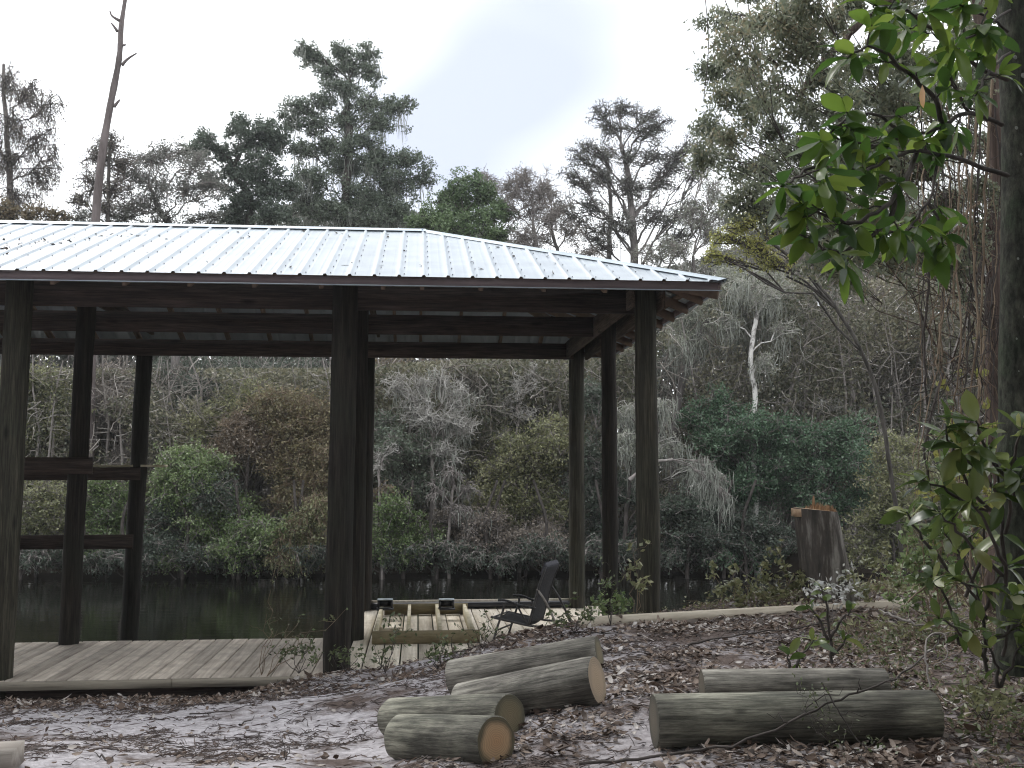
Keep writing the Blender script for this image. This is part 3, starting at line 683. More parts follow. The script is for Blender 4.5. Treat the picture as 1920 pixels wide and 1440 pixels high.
# pale plank on the bank
pts = [at(1086, 1168, 8.95), at(1705, 1134, 9.25)]
g = G().bar(pts[0], pts[1], .1, .085, up=(0, 0, 1))
tag(g.build('long_plank', M['pale_plank'], origin=None), 'long pale plank lying on the bank from the deck towards the stump', 'plank')
# ------------------------------------------------------------------ stump
sb = at(1548, 1128, 9.55)
st = empty('tree_stump', sb, 0, 'tall chainsawed stump with dark bark and an orange torn top on the bank', 'stump')
K, n = 16, 40; th = np.arange(n)*2*math.pi/n; hh = .83
V = []; pr = sum(random.uniform(-.035, .035)*np.cos(k*th+random.uniform(0, 6)) for k in (2, 3, 4, 6))+rng.normal(size=n)*.025
for i in range(K):
    t = i/(K-1); r = .198+.045*(1-t)
    xo = .055-.13*t
    for j in range(n):
        rr = r*(1+pr[j]*(1.2-.3*t)+.3*max(0, math.cos(th[j]))**2*max(0, 1-t*2.2)**1.5+.12*max(0, math.cos(th[j]*3+1))*max(0, 1-t*4)); V.append((xo+rr*math.cos(th[j]), rr*math.sin(th[j]), -.12+(hh+.12)*t+(.0 if i < K-1 else -.02*math.cos(th[j]))))
idx = np.arange(K*n).reshape(K, n); a = idx[:-1]; b_ = np.roll(a, -1, 1); dd = idx[1:]; c_ = np.roll(dd, -1, 1)
G().add(V, np.stack([a, b_, c_, dd], -1).reshape(-1, 4)).build('bark', M['stump_bark'], st, False)
top = np.array(V[-n:])+np.array((0, 0, .002)); g = G().add(np.vstack([top, top.mean(0, keepdims=True)+(0, 0, .004)]), [(j, (j+1) % n, n) for j in range(n)])
g.box((-.275, -.12, hh-.06), (-.12, .08, hh+.012)); g.build('cut_top', M['stump_cut'], st)
g = G()
for _ in range(150):
    x, y = random.uniform(-.14, .09), random.uniform(-.12, .12); h = random.uniform(.005, .06)*(1-abs(x+.03)*4.)+.01
    g.tubes([(x, y, hh-.02), (x+random.uniform(-.01, .01), y, hh+max(.01, h))], [.009, .001], 4)
g.tubes([(-.105, -.05, hh-.02), (-.102, -.05, hh+.07), (-.1, -.05, hh+.13)], [.022, .014, .006], 6, cap=True)
g.build('splinters', M['stump_cut_dark'], st)

# ------------------------------------------------------------------ vegetation generators
def veg_leaves_pts(ends, n, sig):
    P = np.repeat(ends, n, axis=0); return P+rng.normal(size=P.shape)*sig
def tree(name, label, cat, Y, trunk, rad, clumps, leaf, bark, ls=.11, lw=.055, dens=160, dm=3.2, twigm=None, group=None, sub=9, tw=5, moss=None,
         twr=.012, spread=.7, droop=0., base=True, up=.3, sig=.12, crown='crown', limbr=.35, fine=1., trunk_part='trunk', wob=.05, rise=.7):
    """trunk: photo pixels from the foot up; clumps: (px, py, rx, ry [,dY]) in photo pixels"""
    s = Y/F; ls *= .72*fine; lw *= .72*fine
    tp = [at(px, py, Y+(rest[0] if rest else 0)) for px, py, *rest in trunk]
    if base:
        b = tp[0].copy(); b[2] = float(zg(b[0], b[1]))-.1; b[0] += random.uniform(-.1, .1)
        if b[2] < tp[0][2]-.3: tp = [b]+tp
    T = smooth_path(tp, 5); k = len(T)
    T[1:-1] += rng.normal(size=T[1:-1].shape)*rad[0]*s*.12
    rr = np.linspace(rad[0], rad[1], k)*s
    rr[:3] *= np.array([1.35, 1.15, 1.05])[:len(rr[:3])]
    org = T[0].copy()
    o = empty(name, org, 0, label, cat, group)
    g = G().tubes(T, rr, 9); gt = G(); gl = G(); gm = G()
    for c in clumps:
        px, py, rx, ry = c[:4]; dY = c[4] if len(c) > 4 else random.uniform(-1, 1)*spread*(rx+ry)/2*s
        C = at(px, py, Y+dY); ax = np.array([rx*s, (rx+ry)/2*s*.9, ry*s])
        # limb: starts on the trunk lower than the clump
        hd = np.linalg.norm((T-C)[:, :2], axis=1); d = np.abs(T[:, 2]-(C[2]-rise*hd))+.25*hd+(np.arange(k) < 2)*50.
        j = int(np.argmin(d)); St = T[j]
        lr = min(rr[j]*.75, max(limbr*np.mean(ax)*.12, twr*1.8))
        Lb = path(St, C+(0, 0, ax[2]*.2), 7, wob, .08)
        g.tubes(Lb, np.linspace(lr, max(twr, lr*.35), 7), 6)
        # sub-branches
        ns = max(3, int(sub*1.4)); v = rng.normal(size=(ns, 3)); v /= np.linalg.norm(v, axis=1, keepdims=True)
        E = C+v*ax*(rng.random((ns, 1))**.45)*.95
        Sx = Lb[rng.integers(3, 7, ns)]
        t = np.linspace(0, 1, 5)[None, :, None]; PP = Sx[:, None]+(E-Sx)[:, None]*t+rng.normal(size=(ns, 5, 3))*np.mean(ax)*.12*np.sin(t*math.pi)
        PP[:, :, 2] += .1*np.mean(ax)*np.sin(t*math.pi)[0, :, 0]
        gt.tubes(PP, np.linspace(max(twr*1.3, lr*.4), twr*.8, 5)[None].repeat(ns, 0), 4)
        nt = int(ns*tw*1.3); pick = rng.integers(0, ns, nt); pt = PP[pick, rng.integers(2, 5, nt)]
        v = rng.normal(size=(nt, 3)); v[:, 2] = v[:, 2]*.8+.15-droop; v /= np.linalg.norm(v, axis=1, keepdims=True)
        ln = np.mean(ax)*(.25+.35*rng.random((nt, 1)))
        t = np.linspace(0, 1, 4)[None, :, None]; TT = pt[:, None]+(v*ln)[:, None]*t+rng.normal(size=(nt, 4, 3))*ln[:, None]*.07*t
        TT[:, :, 2] -= (droop*ln*1.2)*(t[0, :, 0]**2)
        gt.tubes(TT, np.linspace(twr*.8, twr*.35, 4)[None].repeat(nt, 0), 3)
        if leaf is not None and dens > 0:
            n = int(dens*dm*math.pi*rx*ry/1000); 
            if n:
                e = np.concatenate([TT[:, 2], TT[:, 3], TT[:, 3], PP[:, 4]]); P = e[rng.integers(0, len(e), n)]
                P = P+rng.normal(size=(n, 3))*np.mean(ax)*sig*np.array([1, 1, .75])
                gl.leaves(P, ls, lw, up, droop)
        if moss:
            nm = int(moss[0]*rx/40); 
            base_ = PP[rng.integers(0, ns, nm), rng.integers(1, 5, nm)]
            mm = 15; B = np.repeat(base_, mm, 0)+rng.normal(size=(nm*mm, 3))*np.array([.12, .12, .05])*moss[2] if len(moss) > 2 else np.repeat(base_, mm, 0)+rng.normal(size=(nm*mm, 3))*np.array([.12, .12, .05])
            strands(gm, B, moss[1])
    g.build(trunk_part, bark, o, True, org)
    gt.build('twigs', twigm or bark, o, False, org)
    if gl.n: gl.build(crown, leaf, o, False, org)
    if gm.n: gm.build('hanging_moss', M['moss'], o, False, org)
    return o
def strands(g, B, ln, r=.01):
    n = len(B); l = ln*(.25+.75*rng.random(n)**1.3); t = np.linspace(0, 1, 5)
    P = np.repeat(B[:, None], 5, 1); P[:, :, 2] -= l[:, None]*t
    P[:, 1:, :2] += rng.normal(size=(n, 4, 2)).cumsum(1)*.05*np.minimum(1, ln)
    g.tubes(P, (r*np.array([.5, 1., .9, .7, .15]))[None]*(.6+.8*rng.random((n, 1))), 3)

#VEG
# ------------------------------------------------------------------ far wood (one mass nobody could count)
def mass(name, label, n, xr, yr, ztop, size, leaf, seed=3):
    x = rng.uniform(xr[0], xr[1], n); y = rng.uniform(yr[0], yr[1], n)
    zt = ztop(x*F/y+960, y)
    u = rng.random(n)**.8; z = .0+u*zt
    k = _h(x+z*.3, z*1.2+y*.4, 1.6, 21)+_h(x, z, .6, 22)*.6
    ok = k > -.22; C = np.stack([x, y, z], 1)[ok]
    g = G().leaves(C, size, size*.5, .3)
    # dim stems inside
    m = 500; xs = rng.uniform(xr[0], xr[1], m); ys = rng.uniform(yr[0], yr[1], m); h = ztop(xs*F/ys+960, ys)*rng.uniform(.5, 1.15, m)
    t = np.linspace(0, 1, 6)[None, :, None]
    P = np.stack([xs, ys, np.zeros(m)], 1)[:, None]+t*np.stack([rng.normal(size=m)*.8, rng.normal(size=m)*.3, h], 1)[:, None]+rng.normal(size=(m, 6, 3))*.12*t
    g2 = G().tubes(P, (np.linspace(.05, .012, 6)[None])*(.5+rng.random((m, 1))), 4)
    r = empty(name, (0, (yr[0]+yr[1])/2, 0), 0, label, 'woods'); r['kind'] = 'stuff'
    og = np.array((0, (yr[0]+yr[1])/2, 0))
    if name == 'undergrowth':
        m = 9500; xs = rng.uniform(xr[0], xr[1], m); ys = rng.uniform(yr[0]-.4, yr[0]+2.5, m); zs = rng.random(m)*ztop(xs*F/ys+960, ys)
        d = rng.normal(size=(m, 3))*np.array([.5, .3, .45]); t = np.linspace(0, 1, 6)[None, :, None]
        PP = np.stack([xs, ys, zs], 1)[:, None]+d[:, None]*t+rng.normal(size=(m, 6, 3)).cumsum(1)*.04
        g3 = G().tubes(PP, (np.linspace(.012, .004, 6)[None])*(.5+rng.random((m, 1))), 3); c_ = g3.build('bramble', M['twig_mix'], r, False, og); c_['kind'] = 'stuff'
    a = g.build('foliage', leaf, r, False, og); b = g2.build('stems', M['twig_grey'], r, False, og)
    a['kind'] = 'stuff'; b['kind'] = 'stuff'
def ztop(px, y):
    xs = [-400, 0, 300, 420, 560, 700, 850, 960, 1060, 1200, 1330, 1450, 1550, 1700, 1900, 2400]
    ys = [400, 400, 425, 395, 360, 360, 400, 440, 470, 500, 470, 430, 440, 440, 400, 380]
    return H+(890-np.interp(px, xs, ys)-10)/F*y
mass('far_woods', 'dense dark woodland filling the view behind the bushes across the river', 300000, (-26, 27), (38, 46), ztop, .26, LF['far'])
def ztop2(px, y): return H+(890-np.interp(px, [-400, 0, 620, 1060, 1250, 1400, 1900, 2300], [690, 690, 690, 660, 560, 520, 520, 500]))/F*y
mass('undergrowth', 'tangled shadowy undergrowth along the far bank between the bushes', 420000, (-17, 19), (26.3, 31), ztop2, .11, LF['under'])

# ------------------------------------------------------------------ trees above the roof
TG = 'trees rising beyond the river'
tree('bare_cypress', 'grey-brown feathery tree with drooping leaf tufts at the far left edge', 'tree', 30, [(18,560),(20,400),(14,260),(8,120)], (10,3),
     [(15,150,28,45),(60,170,45,40),(95,200,25,40),(30,230,50,40),(80,260,40,45),(15,300,45,40),(70,330,45,35),(30,370,60,35),(105,300,18,40),(-40,250,60,90)],
     LF['brownleaf'], M['bark_grey'], ls=.12, lw=.035, dens=55, droop=.7, twigm=M['twig'], group=TG, sub=12, tw=6, twr=.012)
po = empty('dead_pine_pole', at(172, 640, 27), 0, 'tall bare dead trunk with broken branch stubs standing left above the roof', 'tree', TG)
org = at(172, 640, 27)
T = smooth_path([at(166, 905, 27), at(172, 640, 27), at(180, 415, 27), at(192, 290, 27), at(207, 200, 27), at(224, 110, 27), at(228, 50, 27), at(236, -5, 27), at(246, -80, 27)], 5)
G().tubes(T, np.interp(np.linspace(0, 1, len(T)), [0, .4, .7, 1], [.13, .1, .07, .04])+rng.normal(size=len(T))*.004, 10).build('trunk', M['bark_pole'], po, True, org)
for pts in ([(229,122),(240,110),(257,99)], [(221,58),(214,48),(209,42)], [(225,38),(216,33),(210,28),(207,20)], [(208,195),(209,175),(208,170)], [(214,200),(222,190),(226,186)], [(206,215),(203,200)], [(228,85),(237,83)]):
    P = smooth_path([at(a, b, 27) for a, b in pts], 3)
    G().tubes(P, np.linspace(.045, .018, len(P)), 6, cap=True).build('branch_stub', M['bark_pole'], po, True, org)
tree('grey_oak', 'thin dark twiggy tree directly beside the dead bare trunk', 'tree', 29, [(198,560),(203,400),(205,300),(210,250)], (6,2),
     [(205,275,38,30),(180,300,30,30),(230,310,35,35),(165,340,25,30),(215,360,45,35),(150,375,25,25),(190,395,35,20)], LF['brownleaf'], M['bark'], ls=.11, lw=.045, dens=75, twigm=M['twig'], group=TG, sub=12, tw=6)
tree('grey_oak', 'low spreading grey tree with forked limbs between the dead trunk and the dark oak', 'tree', 30, [(330,600),(325,440),(300,395),(280,350)], (9,3),
     [(285,300,60,30),(330,290,50,30),(250,330,40,35),(375,310,45,35),(300,350,60,30),(355,360,50,35),(270,385,50,22),(400,350,35,35),(240,390,40,25)], LF['grey'], M['bark_grey'], ls=.11, lw=.05, dens=70, twigm=M['twig_grey'], group=TG, sub=11, tw=6)
tree('dark_oak', 'dark green oak with a long left limb, left of the tallest oak', 'tree', 32, [(478,600),(472,440),(465,360),(440,330),(450,290)], (12,4),
     [(385,265,38,24),(360,290,28,24),(420,290,32,20),(470,270,45,30),(505,245,40,32),(450,240,35,25),(530,270,35,35),(440,330,40,26),(490,320,55,35),(400,345,40,22),(455,380,50,32),(520,360,50,40),(500,410,60,30),(425,405,45,25)],
     LF['oak_dark'], M['bark'], ls=.13, lw=.075, dens=150, group=TG, moss=(1.2, .8))
tree('tall_oak', 'tallest dark green oak with layered crown and beards of moss at centre left', 'tree', 34, [(645,620),(646,430),(652,330),(655,250),(648,190),(655,150)], (14,5),
     [(565,90,24,22),(585,110,34,22),(640,100,35,20),(690,105,30,24),(665,125,48,24),(615,140,36,22),(700,140,24,26),(640,170,45,24),(555,205,38,22),(590,190,34,22),(540,225,26,20),(590,235,38,22),
      (690,200,48,24),(740,205,38,24),(765,195,20,18),(720,235,45,24),(650,235,45,26),(610,275,45,28),(680,275,58,30),(560,285,30,28),(640,320,60,32),(720,310,60,34),(775,300,40,26),(805,330,28,25),(745,350,60,34),(590,340,50,36),(680,370,70,36),(620,400,60,28),(760,400,55,30),(560,380,45,36),(700,420,80,25)],
     LF['oak'], M['bark'], ls=.12, lw=.07, dens=165, group=TG, moss=(2.2, 1.3))
tree('round_oak', 'rounded yellow-green tree low over the roof, right of the tallest oak', 'tree', 31, [(862,600),(862,450),(866,400)], (9,4),
     [(875,350,45,26),(835,370,40,26),(915,370,38,26),(945,395,28,25),(865,395,60,30),(815,405,40,28),(910,415,50,28),(850,435,70,22),(785,420,30,25),(940,440,40,24)],
     LF['dome'], M['bark'], ls=.11, lw=.06, dens=210, group=TG, moss=(1., .8))
tree('bare_tree', 'leafless grey tree of upright twigs between the rounded tree and the spreading tree', 'tree', 31, [(1008,620),(1005,480),(1000,420)], (6,3),
     [(955,350,28,28),(985,340,30,30),(1020,350,30,40),(1000,400,50,38),(950,400,30,40),(1035,420,35,38),(980,450,55,25)], LF['brownleaf'], M['bark_grey'], ls=.09, lw=.03, dens=28, twigm=M['twig_grey'], group=TG, sub=16, tw=8)
tree('spreading_tree', 'tall open fan-shaped tree with thin greenish tufts, right of centre in the sky', 'tree', 33, [(1190,640),(1190,485),(1185,400),(1178,330),(1165,270)], (10,4),
     [(1130,215,35,20),(1170,205,38,20),(1215,215,34,22),(1240,235,25,22),(1150,245,48,24),(1205,250,42,24),(1085,295,38,28),(1120,285,38,26),(1070,330,30,28),(1120,330,45,30),(1175,300,45,28),(1235,290,40,28),(1270,310,40,28),
      (1290,280,32,26),(1310,330,32,30),(1240,345,45,30),(1180,360,50,30),(1105,385,45,35),(1160,420,50,32),(1230,410,50,36),(1290,390,45,36),(1060,400,28,35),(1270,450,45,30),(1120,455,45,24),(1320,420,30,30)],
     LF['grey'], M['bark_grey'], ls=.1, lw=.05, dens=68, twigm=M['twig'], group=TG, sub=12, tw=7, limbr=.6, rise=1.3, twr=.014)
tree('spreading_tree', 'slim second trunk with upswept limbs just left of the fan-shaped tree', 'tree', 34.5, [(1145,640),(1143,480),(1145,390),(1140,300)], (7,3),
     [(1140,300,30,30),(1100,350,40,28),(1175,340,36,30),(1090,420,34,26),(1190,400,40,30),(1130,430,40,28)], LF['brownleaf'], M['bark_grey'], ls=.1, lw=.04, dens=45, twigm=M['twig'], group=TG, sub=10, tw=5)
tree('rust_tree', 'small rust-brown leafed tree low behind the roof at the left edge', 'tree', 29, [(30,560),(30,430)], (6,3),
     [(20,395,35,20),(70,400,40,18),(110,405,30,14),(0,415,30,20)], LF['rust'], M['bark'], ls=.1, lw=.06, dens=150, group=TG)
tree('low_oak', 'low mixed brush tree peeping over the roof ridge between the grey trees', 'tree', 30, [(225,600),(225,440)], (6,3),
     [(150,410,50,14),(230,408,50,15),(320,410,55,18),(390,410,45,20)], LF['grey'], M['bark'], ls=.1, lw=.05, dens=120, group=TG)

tree('bare_tree', 'leafless purplish tree leaning left just over the sloping roof edge', 'tree', 32, [(1060,640),(1050,500),(1035,430)], (5,3),
     [(1040,400,40,34),(1075,440,45,30),(1010,450,45,28),(1100,480,45,24),(970,460,35,22),(1030,360,26,28)], LF['brownleaf'], M['bark_grey'], ls=.09, lw=.035, dens=45, twigm=M['twig_grey'], group=TG, sub=14, tw=7)
tree('mossy_tree', 'mossy grey tree low behind the roof corner, right of the fan-shaped tree', 'tree', 32, [(1310,700),(1305,560),(1300,480)], (6,3),
     [(1300,400,45,34),(1340,350,35,34),(1330,440,45,34),(1270,470,45,28),(1360,480,45,30),(1220,480,45,22),(1330,290,30,30),(1360,400,40,36)], LF['mossy'], M['bark_grey'], ls=.09, lw=.04, dens=85, twigm=M['twig_grey'], group=TG, sub=12, tw=6, moss=(2., .8))
tree('grey_oak', 'grey leafless tree behind the rounded tree, its twigs showing over the crown', 'tree', 36, [(930,640),(930,480),(925,400)], (5,3),
     [(930,345,36,26),(900,330,28,24),(965,370,34,28),(990,330,26,26),(1010,380,30,28)], LF['brownleaf'], M['bark_grey'], ls=.09, lw=.035, dens=38, twigm=M['twig_grey'], group=TG, sub=12, tw=7)

# ------------------------------------------------------------------ right side, across the river
MG = 'trees across the river on the right'
tree('mossy_oak', 'pale grey-green oak draped with hanging moss just right of the roof corner', 'tree', 27, [(1270,1000),(1262,820),(1290,680),(1330,600),(1380,560)], (9,4),
     [(1290,600,50,35),(1340,570,55,35),(1400,560,55,32),(1270,650,40,30),(1330,640,55,32),(1400,620,50,35),(1440,580,45,30),(1370,520,50,30),(1440,520,40,30),(1270,560,40,25),(1200,680,30,30)],
     LF['mossy'], M['bark_grey'], ls=.075, lw=.035, dens=150, twigm=M['twig_pale'], group=MG, moss=(5., 1.1, 1.5))
tree('mossy_shrub', 'silvery shrub hung with long moss between the two right-hand posts', 'shrub', 25.2, [(1170,1040),(1180,900),(1190,830)], (5,3),
     [(1180,770,45,35),(1240,770,40,30),(1170,830,40,30),(1250,830,50,28),(1310,880,40,24),(1340,900,35,20),(1210,860,40,25)],
     LF['mossy'], M['twig'], ls=.06, lw=.03, dens=110, twigm=M['twig_pale'], group=MG, moss=(5.5, .9, 1.3), droop=.5)
tree('white_trunk_tree', 'slender tree with a bright white trunk rising out of the green thicket', 'tree', 25.9, [(1415,900),(1414,800),(1416,740),(1409,690),(1413,625),(1420,590)], (5.5,4),
     [(1400,540,50,30),(1360,600,35,25),(1450,560,40,30),(1470,620,35,25),(1440,680,30,30)], LF['mossy'], M['bark_white'], ls=.07, lw=.03, dens=60, twigm=M['twig_pale'], group=MG, limbr=.2, moss=(3., .9))
tree('dark_trunk_tree', 'grey tree with a dark upright trunk between the white trunk and the magnolia leaves', 'tree', 31, [(1540,900),(1542,700),(1548,560),(1556,480),(1553,430)], (9,6),
     [(1520,480,60,35),(1580,460,60,38),(1480,440,50,35),(1540,540,60,35),(1610,530,50,40),(1500,590,50,40),(1580,610,60,40),(1450,490,45,30)], LF['brush'], M['bark'], ls=.09, lw=.035, dens=75, twigm=M['twig_grey'], group=MG, sub=14, tw=8, moss=(2.5, 1.))
tree('bare_tree', 'tangled leafless grey-brown tree with thin trunks behind the stump', 'tree', 29, [(1640,960),(1640,800),(1636,690),(1650,600)], (6,4),
     [(1640,560,60,40),(1700,540,60,45),(1590,660,55,45),(1680,650,60,45),(1740,620,55,50),(1620,740,55,40),(1700,740,60,45),(1770,700,50,50),(1560,720,45,40)], LF['brush'], M['bark'], ls=.08, lw=.03, dens=60, twigm=M['twig_grey'], group=MG, sub=16, tw=8)
tree('bare_tree', 'hazy leafless tree high behind the vines at the right edge', 'tree', 33, [(1790,900),(1785,700),(1780,520)], (7,4),
     [(1780,440,70,50),(1700,450,60,45),(1840,500,60,60),(1760,540,70,50),(1850,620,60,60),(1900,450,60,60),(1830,740,60,50)], LF['brush'], M['bark_grey'], ls=.1, lw=.04, dens=60, twigm=M['twig_grey'], group=MG, sub=14, tw=8, moss=(2., 1.))
tree('yellow_green_tree', 'yellow-green leafed tree between the roof corner and the magnolia branches', 'tree', 17, [(1700,1120),(1672,900),(1640,720),(1570,580),(1500,500),(1440,450)], (4.5,3),
     [(1390,420,40,24),(1430,400,42,24),(1370,450,38,26),(1410,470,45,24),(1460,440,38,28),(1340,480,30,20),(1440,490,40,20),(1500,420,35,25)], LF['yellow'], M['bark'], ls=.07, lw=.03, dens=115, group=MG, sub=9, tw=6, twigm=M['twig'])

tree('mossy_tree', 'tall pale leafless tree hung with moss, showing through behind the hanging magnolia leaves', 'tree', 34, [(1480,900),(1490,640),(1500,480),(1500,400)], (8,4),
     [(1450,400,50,40),(1520,380,55,40),(1480,330,45,34),(1560,430,50,40),(1420,450,45,34),(1590,370,45,36),(1540,320,40,30),(1380,430,36,34)], LF['mossy'], M['bark_grey'], ls=.1, lw=.045, dens=85, twigm=M['twig_grey'], group=MG, sub=12, tw=7, moss=(3., 1.2))
tree('mossy_tree', 'tall pale mossy tree behind the vines, right of the hanging magnolia leaves', 'tree', 33, [(1690,900),(1690,640),(1700,460),(1705,330)], (8,4),
     [(1640,420,50,40),(1700,380,55,42),(1760,400,55,42),(1810,360,50,45),(1680,310,50,38),(1750,310,50,38),(1720,460,60,36),(1830,440,45,45),(1620,330,40,36),(1820,270,45,40)], LF['mossy'], M['bark_grey'], ls=.1, lw=.045, dens=85, twigm=M['twig_grey'], group=MG, sub=12, tw=7, moss=(3.5, 1.4))

# ------------------------------------------------------------------ the wall of bushes on the far bank
BG = 'bushes along the far bank'
def bush(label, Y, clumps, leaf, dens=150, name='shrub', twigm='twig_grey', ls=.075, lw=.04, moss=None, droop=0., sub=9, tw=5, twr=.011):
    clumps = [(c[0], c[1], c[2]*1.22, c[3]*1.22) for c in clumps]
    cx = sum(c[0] for c in clumps)/len(clumps)
    return tree(name, label, 'shrub', Y, [(cx, 1060), (cx+random.uniform(-15, 15), 980), (cx+random.uniform(-20, 20), 900)], (4,2.5), clumps, leaf, M['twig'], ls=ls, lw=lw, dens=dens, twigm=M[twigm],
                group=BG, moss=moss, crown='foliage', trunk_part='stems', droop=droop, sub=int(sub*1.6), tw=int(tw*1.5), twr=twr, spread=.9, fine=1.3, dm=2.3)
bush('olive bush seen between the two leftmost posts below the roof', 27.5, [(60,720,60,40),(110,760,50,40),(70,800,60,40),(110,840,50,38),(30,860,50,40),(85,900,50,36),(-10,760,50,50)], LF['olive'], moss=(1.5, .6))
bush('grey twiggy bush behind the second and third posts from the left', 28, [(210,720,45,40),(230,780,45,45),(200,840,45,40),(240,870,40,35),(190,760,30,40)], LF['brush'], dens=70, sub=18, tw=9)
bush('dark green tall bush behind the long gap, left part below the beam', 30, [(330,700,60,40),(400,710,60,40),(470,700,50,40),(330,770,50,45),(390,760,50,40),(560,700,60,30),(600,720,40,40)], LF['oak_dark'], dens=150, moss=(1.5, .7))
bush('golden brown vine-covered mound left of the centre post', 26, [(560,770,55,38),(600,800,40,45),(530,800,50,36),(500,760,45,30),(585,850,50,40),(540,870,50,40),(600,910,40,40),(555,930,45,35)], LF['gold'], dens=130, twigm='twig_brown', sub=16, tw=9)
bush('grey-brown viny bush covering the green bush left of the golden mound', 25.8, [(480,820,55,28),(430,850,45,28),(510,840,40,25),(450,800,40,22)], LF['brush'], dens=70, twigm='twig_brown', sub=18, tw=10)
bush('olive-green bush topped with pale leaves in the middle of the long gap', 26.5, [(440,770,50,32),(400,800,45,30),(380,830,45,32),(480,740,45,28)], LF['olive'], dens=150)
bush('bright green leafy bush beside the third post from the left', 25.5, [(340,870,45,28),(370,900,45,30),(310,900,35,28),(330,940,45,30),(400,880,35,28)], LF['green'], dens=170)
bush('green bush with pale leaves overhanging the dark water at mid left', 25, [(430,960,50,32),(480,990,48,32),(400,1000,50,30),(450,1020,55,26),(520,1000,40,28),(360,980,40,28)], LF['green'], dens=150, droop=.2)
bush('dark grey-green bush low over the water near the third post', 25.2, [(300,970,45,35),(330,1020,50,30),(280,1030,45,28),(370,1045,50,20),(400,930,50,35)], LF['oak_dark'], dens=150)
bush('green bush between the second and third posts near the water', 25.4, [(190,920,40,32),(220,950,40,32),(180,970,40,30),(230,990,35,28),(190,1020,45,25)], LF['green'], dens=160)
bush('grey-green bush with yellow leaves near the water behind the left rails', 25.4, [(70,930,50,32),(110,960,40,32),(60,990,45,30),(90,1030,50,28),(10,1000,50,40)], LF['olive'], dens=130, moss=(1.2, .5))
bush('brownish drooping bush touching the water just left of the centre post', 25, [(560,1000,45,35),(595,960,40,35),(590,1030,40,30),(540,1045,45,20)], LF['olive'], dens=110, twigm='twig_brown', droop=.4, sub=12)
bush('orange-tinged bush behind the top of the bleached dead shrub', 29.5, [(720,690,50,30),(770,700,50,36),(740,740,45,32),(710,770,40,28)], LF['rust'], dens=90, sub=12)
bush('grey mossy bush high behind the gap right of the centre', 29, [(880,710,55,38),(960,710,55,38),(1030,720,50,40),(920,770,50,36),(1000,780,50,36),(840,700,40,30)], LF['mossy'], dens=75, sub=14, tw=8, moss=(1.5, .6))
bush('dark green bush below the bleached shrub behind the lumber frame', 25.8, [(750,840,50,36),(800,850,45,36),(730,890,45,34),(780,910,50,34),(720,800,40,30)], LF['oak'], dens=120)
bush('yellow-green leafy bush low over the water behind the lumber frame', 25, [(740,960,45,28),(720,1000,45,28),(770,1010,50,26),(740,1040,50,20),(810,1030,40,24)], LF['green'], dens=170)
bush('large olive-green bush left of the two back right posts', 25.8, [(980,850,60,32),(1030,880,50,36),(940,890,50,32),(1000,930,60,32),(950,960,55,30),(1040,820,40,40),(900,930,40,30),(1040,960,40,30)], LF['olive'], dens=165)
bush('grey-brown tangled bush over the water behind the chair', 25.1, [(900,990,50,28),(870,1030,50,26),(950,1020,50,26),(1010,1010,50,28),(1050,1030,45,26),(840,980,40,28)], LF['brush'], dens=110, sub=13, tw=7)
bush('small orange-leafed sprig over the water behind the frame', 24.9, [(725,925,24,14),(700,930,18,14)], LF['rust'], dens=110, name='sprig')
bush('dark green bush behind the right-hand posts near the water', 25.6, [(1100,920,40,40),(1160,930,40,38),(1120,990,45,34),(1180,1010,45,34),(1240,980,40,36),(1100,850,35,40),(1110,740,25,50)], LF['oak_dark'], dens=150)
bush('blue-green thicket below the white trunk', 26, [(1350,770,45,32),(1400,800,50,32),(1330,830,45,34),(1390,860,55,34),(1440,840,50,34),(1350,900,50,32),(1420,910,55,32),(1300,790,35,30),(1420,850,50,34),(1440,900,50,34),(1400,930,50,34)], LF['teal'], dens=190)
bush('blue-green thicket behind the stump', 25.4, [(1500,810,60,30),(1560,830,55,32),(1490,870,55,34),(1550,890,55,32),(1610,870,50,36),(1480,930,50,32),(1560,950,55,30),(1630,930,45,32),(1600,800,35,24)], LF['teal'], dens=175)
bush('dark low bush over the water right of the front right post', 25, [(1290,960,50,30),(1350,970,50,30),(1310,1010,50,28),(1380,1020,50,26),(1430,990,45,30),(1270,1040,45,20),(1470,1020,45,26)], LF['oak_dark'], dens=170)
bush('green thicket between the stump and the magnolia', 24, [(1680,850,45,34),(1660,920,45,34),(1700,960,50,34),(1640,980,45,30),(1690,1020,50,30),(1740,900,45,40),(1620,1030,45,26)], LF['olive'], dens=150)
for i, (bx, by, lf, lab) in enumerate([(40,1058,'oak_dark','leftmost low dark shrub drooping into the river behind the front left post'),(150,1062,'olive','low shrub drooping into the river between the two leftmost posts'),(245,1064,'oak_dark','low shrub drooping into the river behind the third post from the left'),
     (345,1066,'green','low shrub drooping into the river just right of the third post'),(450,1064,'oak_dark','low dark shrub drooping into the river in the middle of the long gap'),(560,1066,'brush','low grey shrub drooping into the river just left of the centre post'),
     (720,1060,'oak_dark','low shrub drooping into the river just right of the centre post'),(820,1062,'brush','low grey shrub drooping into the river above the lumber frame'),(920,1060,'oak_dark','low shrub drooping into the river left of the chair head pad'),
     (1020,1060,'oak_dark','low shrub drooping into the river behind the chair head pad'),(1130,1055,'oak_dark','low shrub drooping into the river between the back right posts'),(1290,1060,'oak_dark','low shrub drooping into the river right of the front right post'),(1400,1060,'teal','low shrub drooping into the river left of the stump')]):
    bush(lab, 24.9, [(bx-30,by-20,34,16),(bx+25,by-12,36,15),(bx,by-34,40,20),(bx+52,by-30,28,18),(bx-55,by-16,26,15)], LF['oak_dark' if i % 3 else lf], dens=75, droop=.35, sub=6, tw=4)
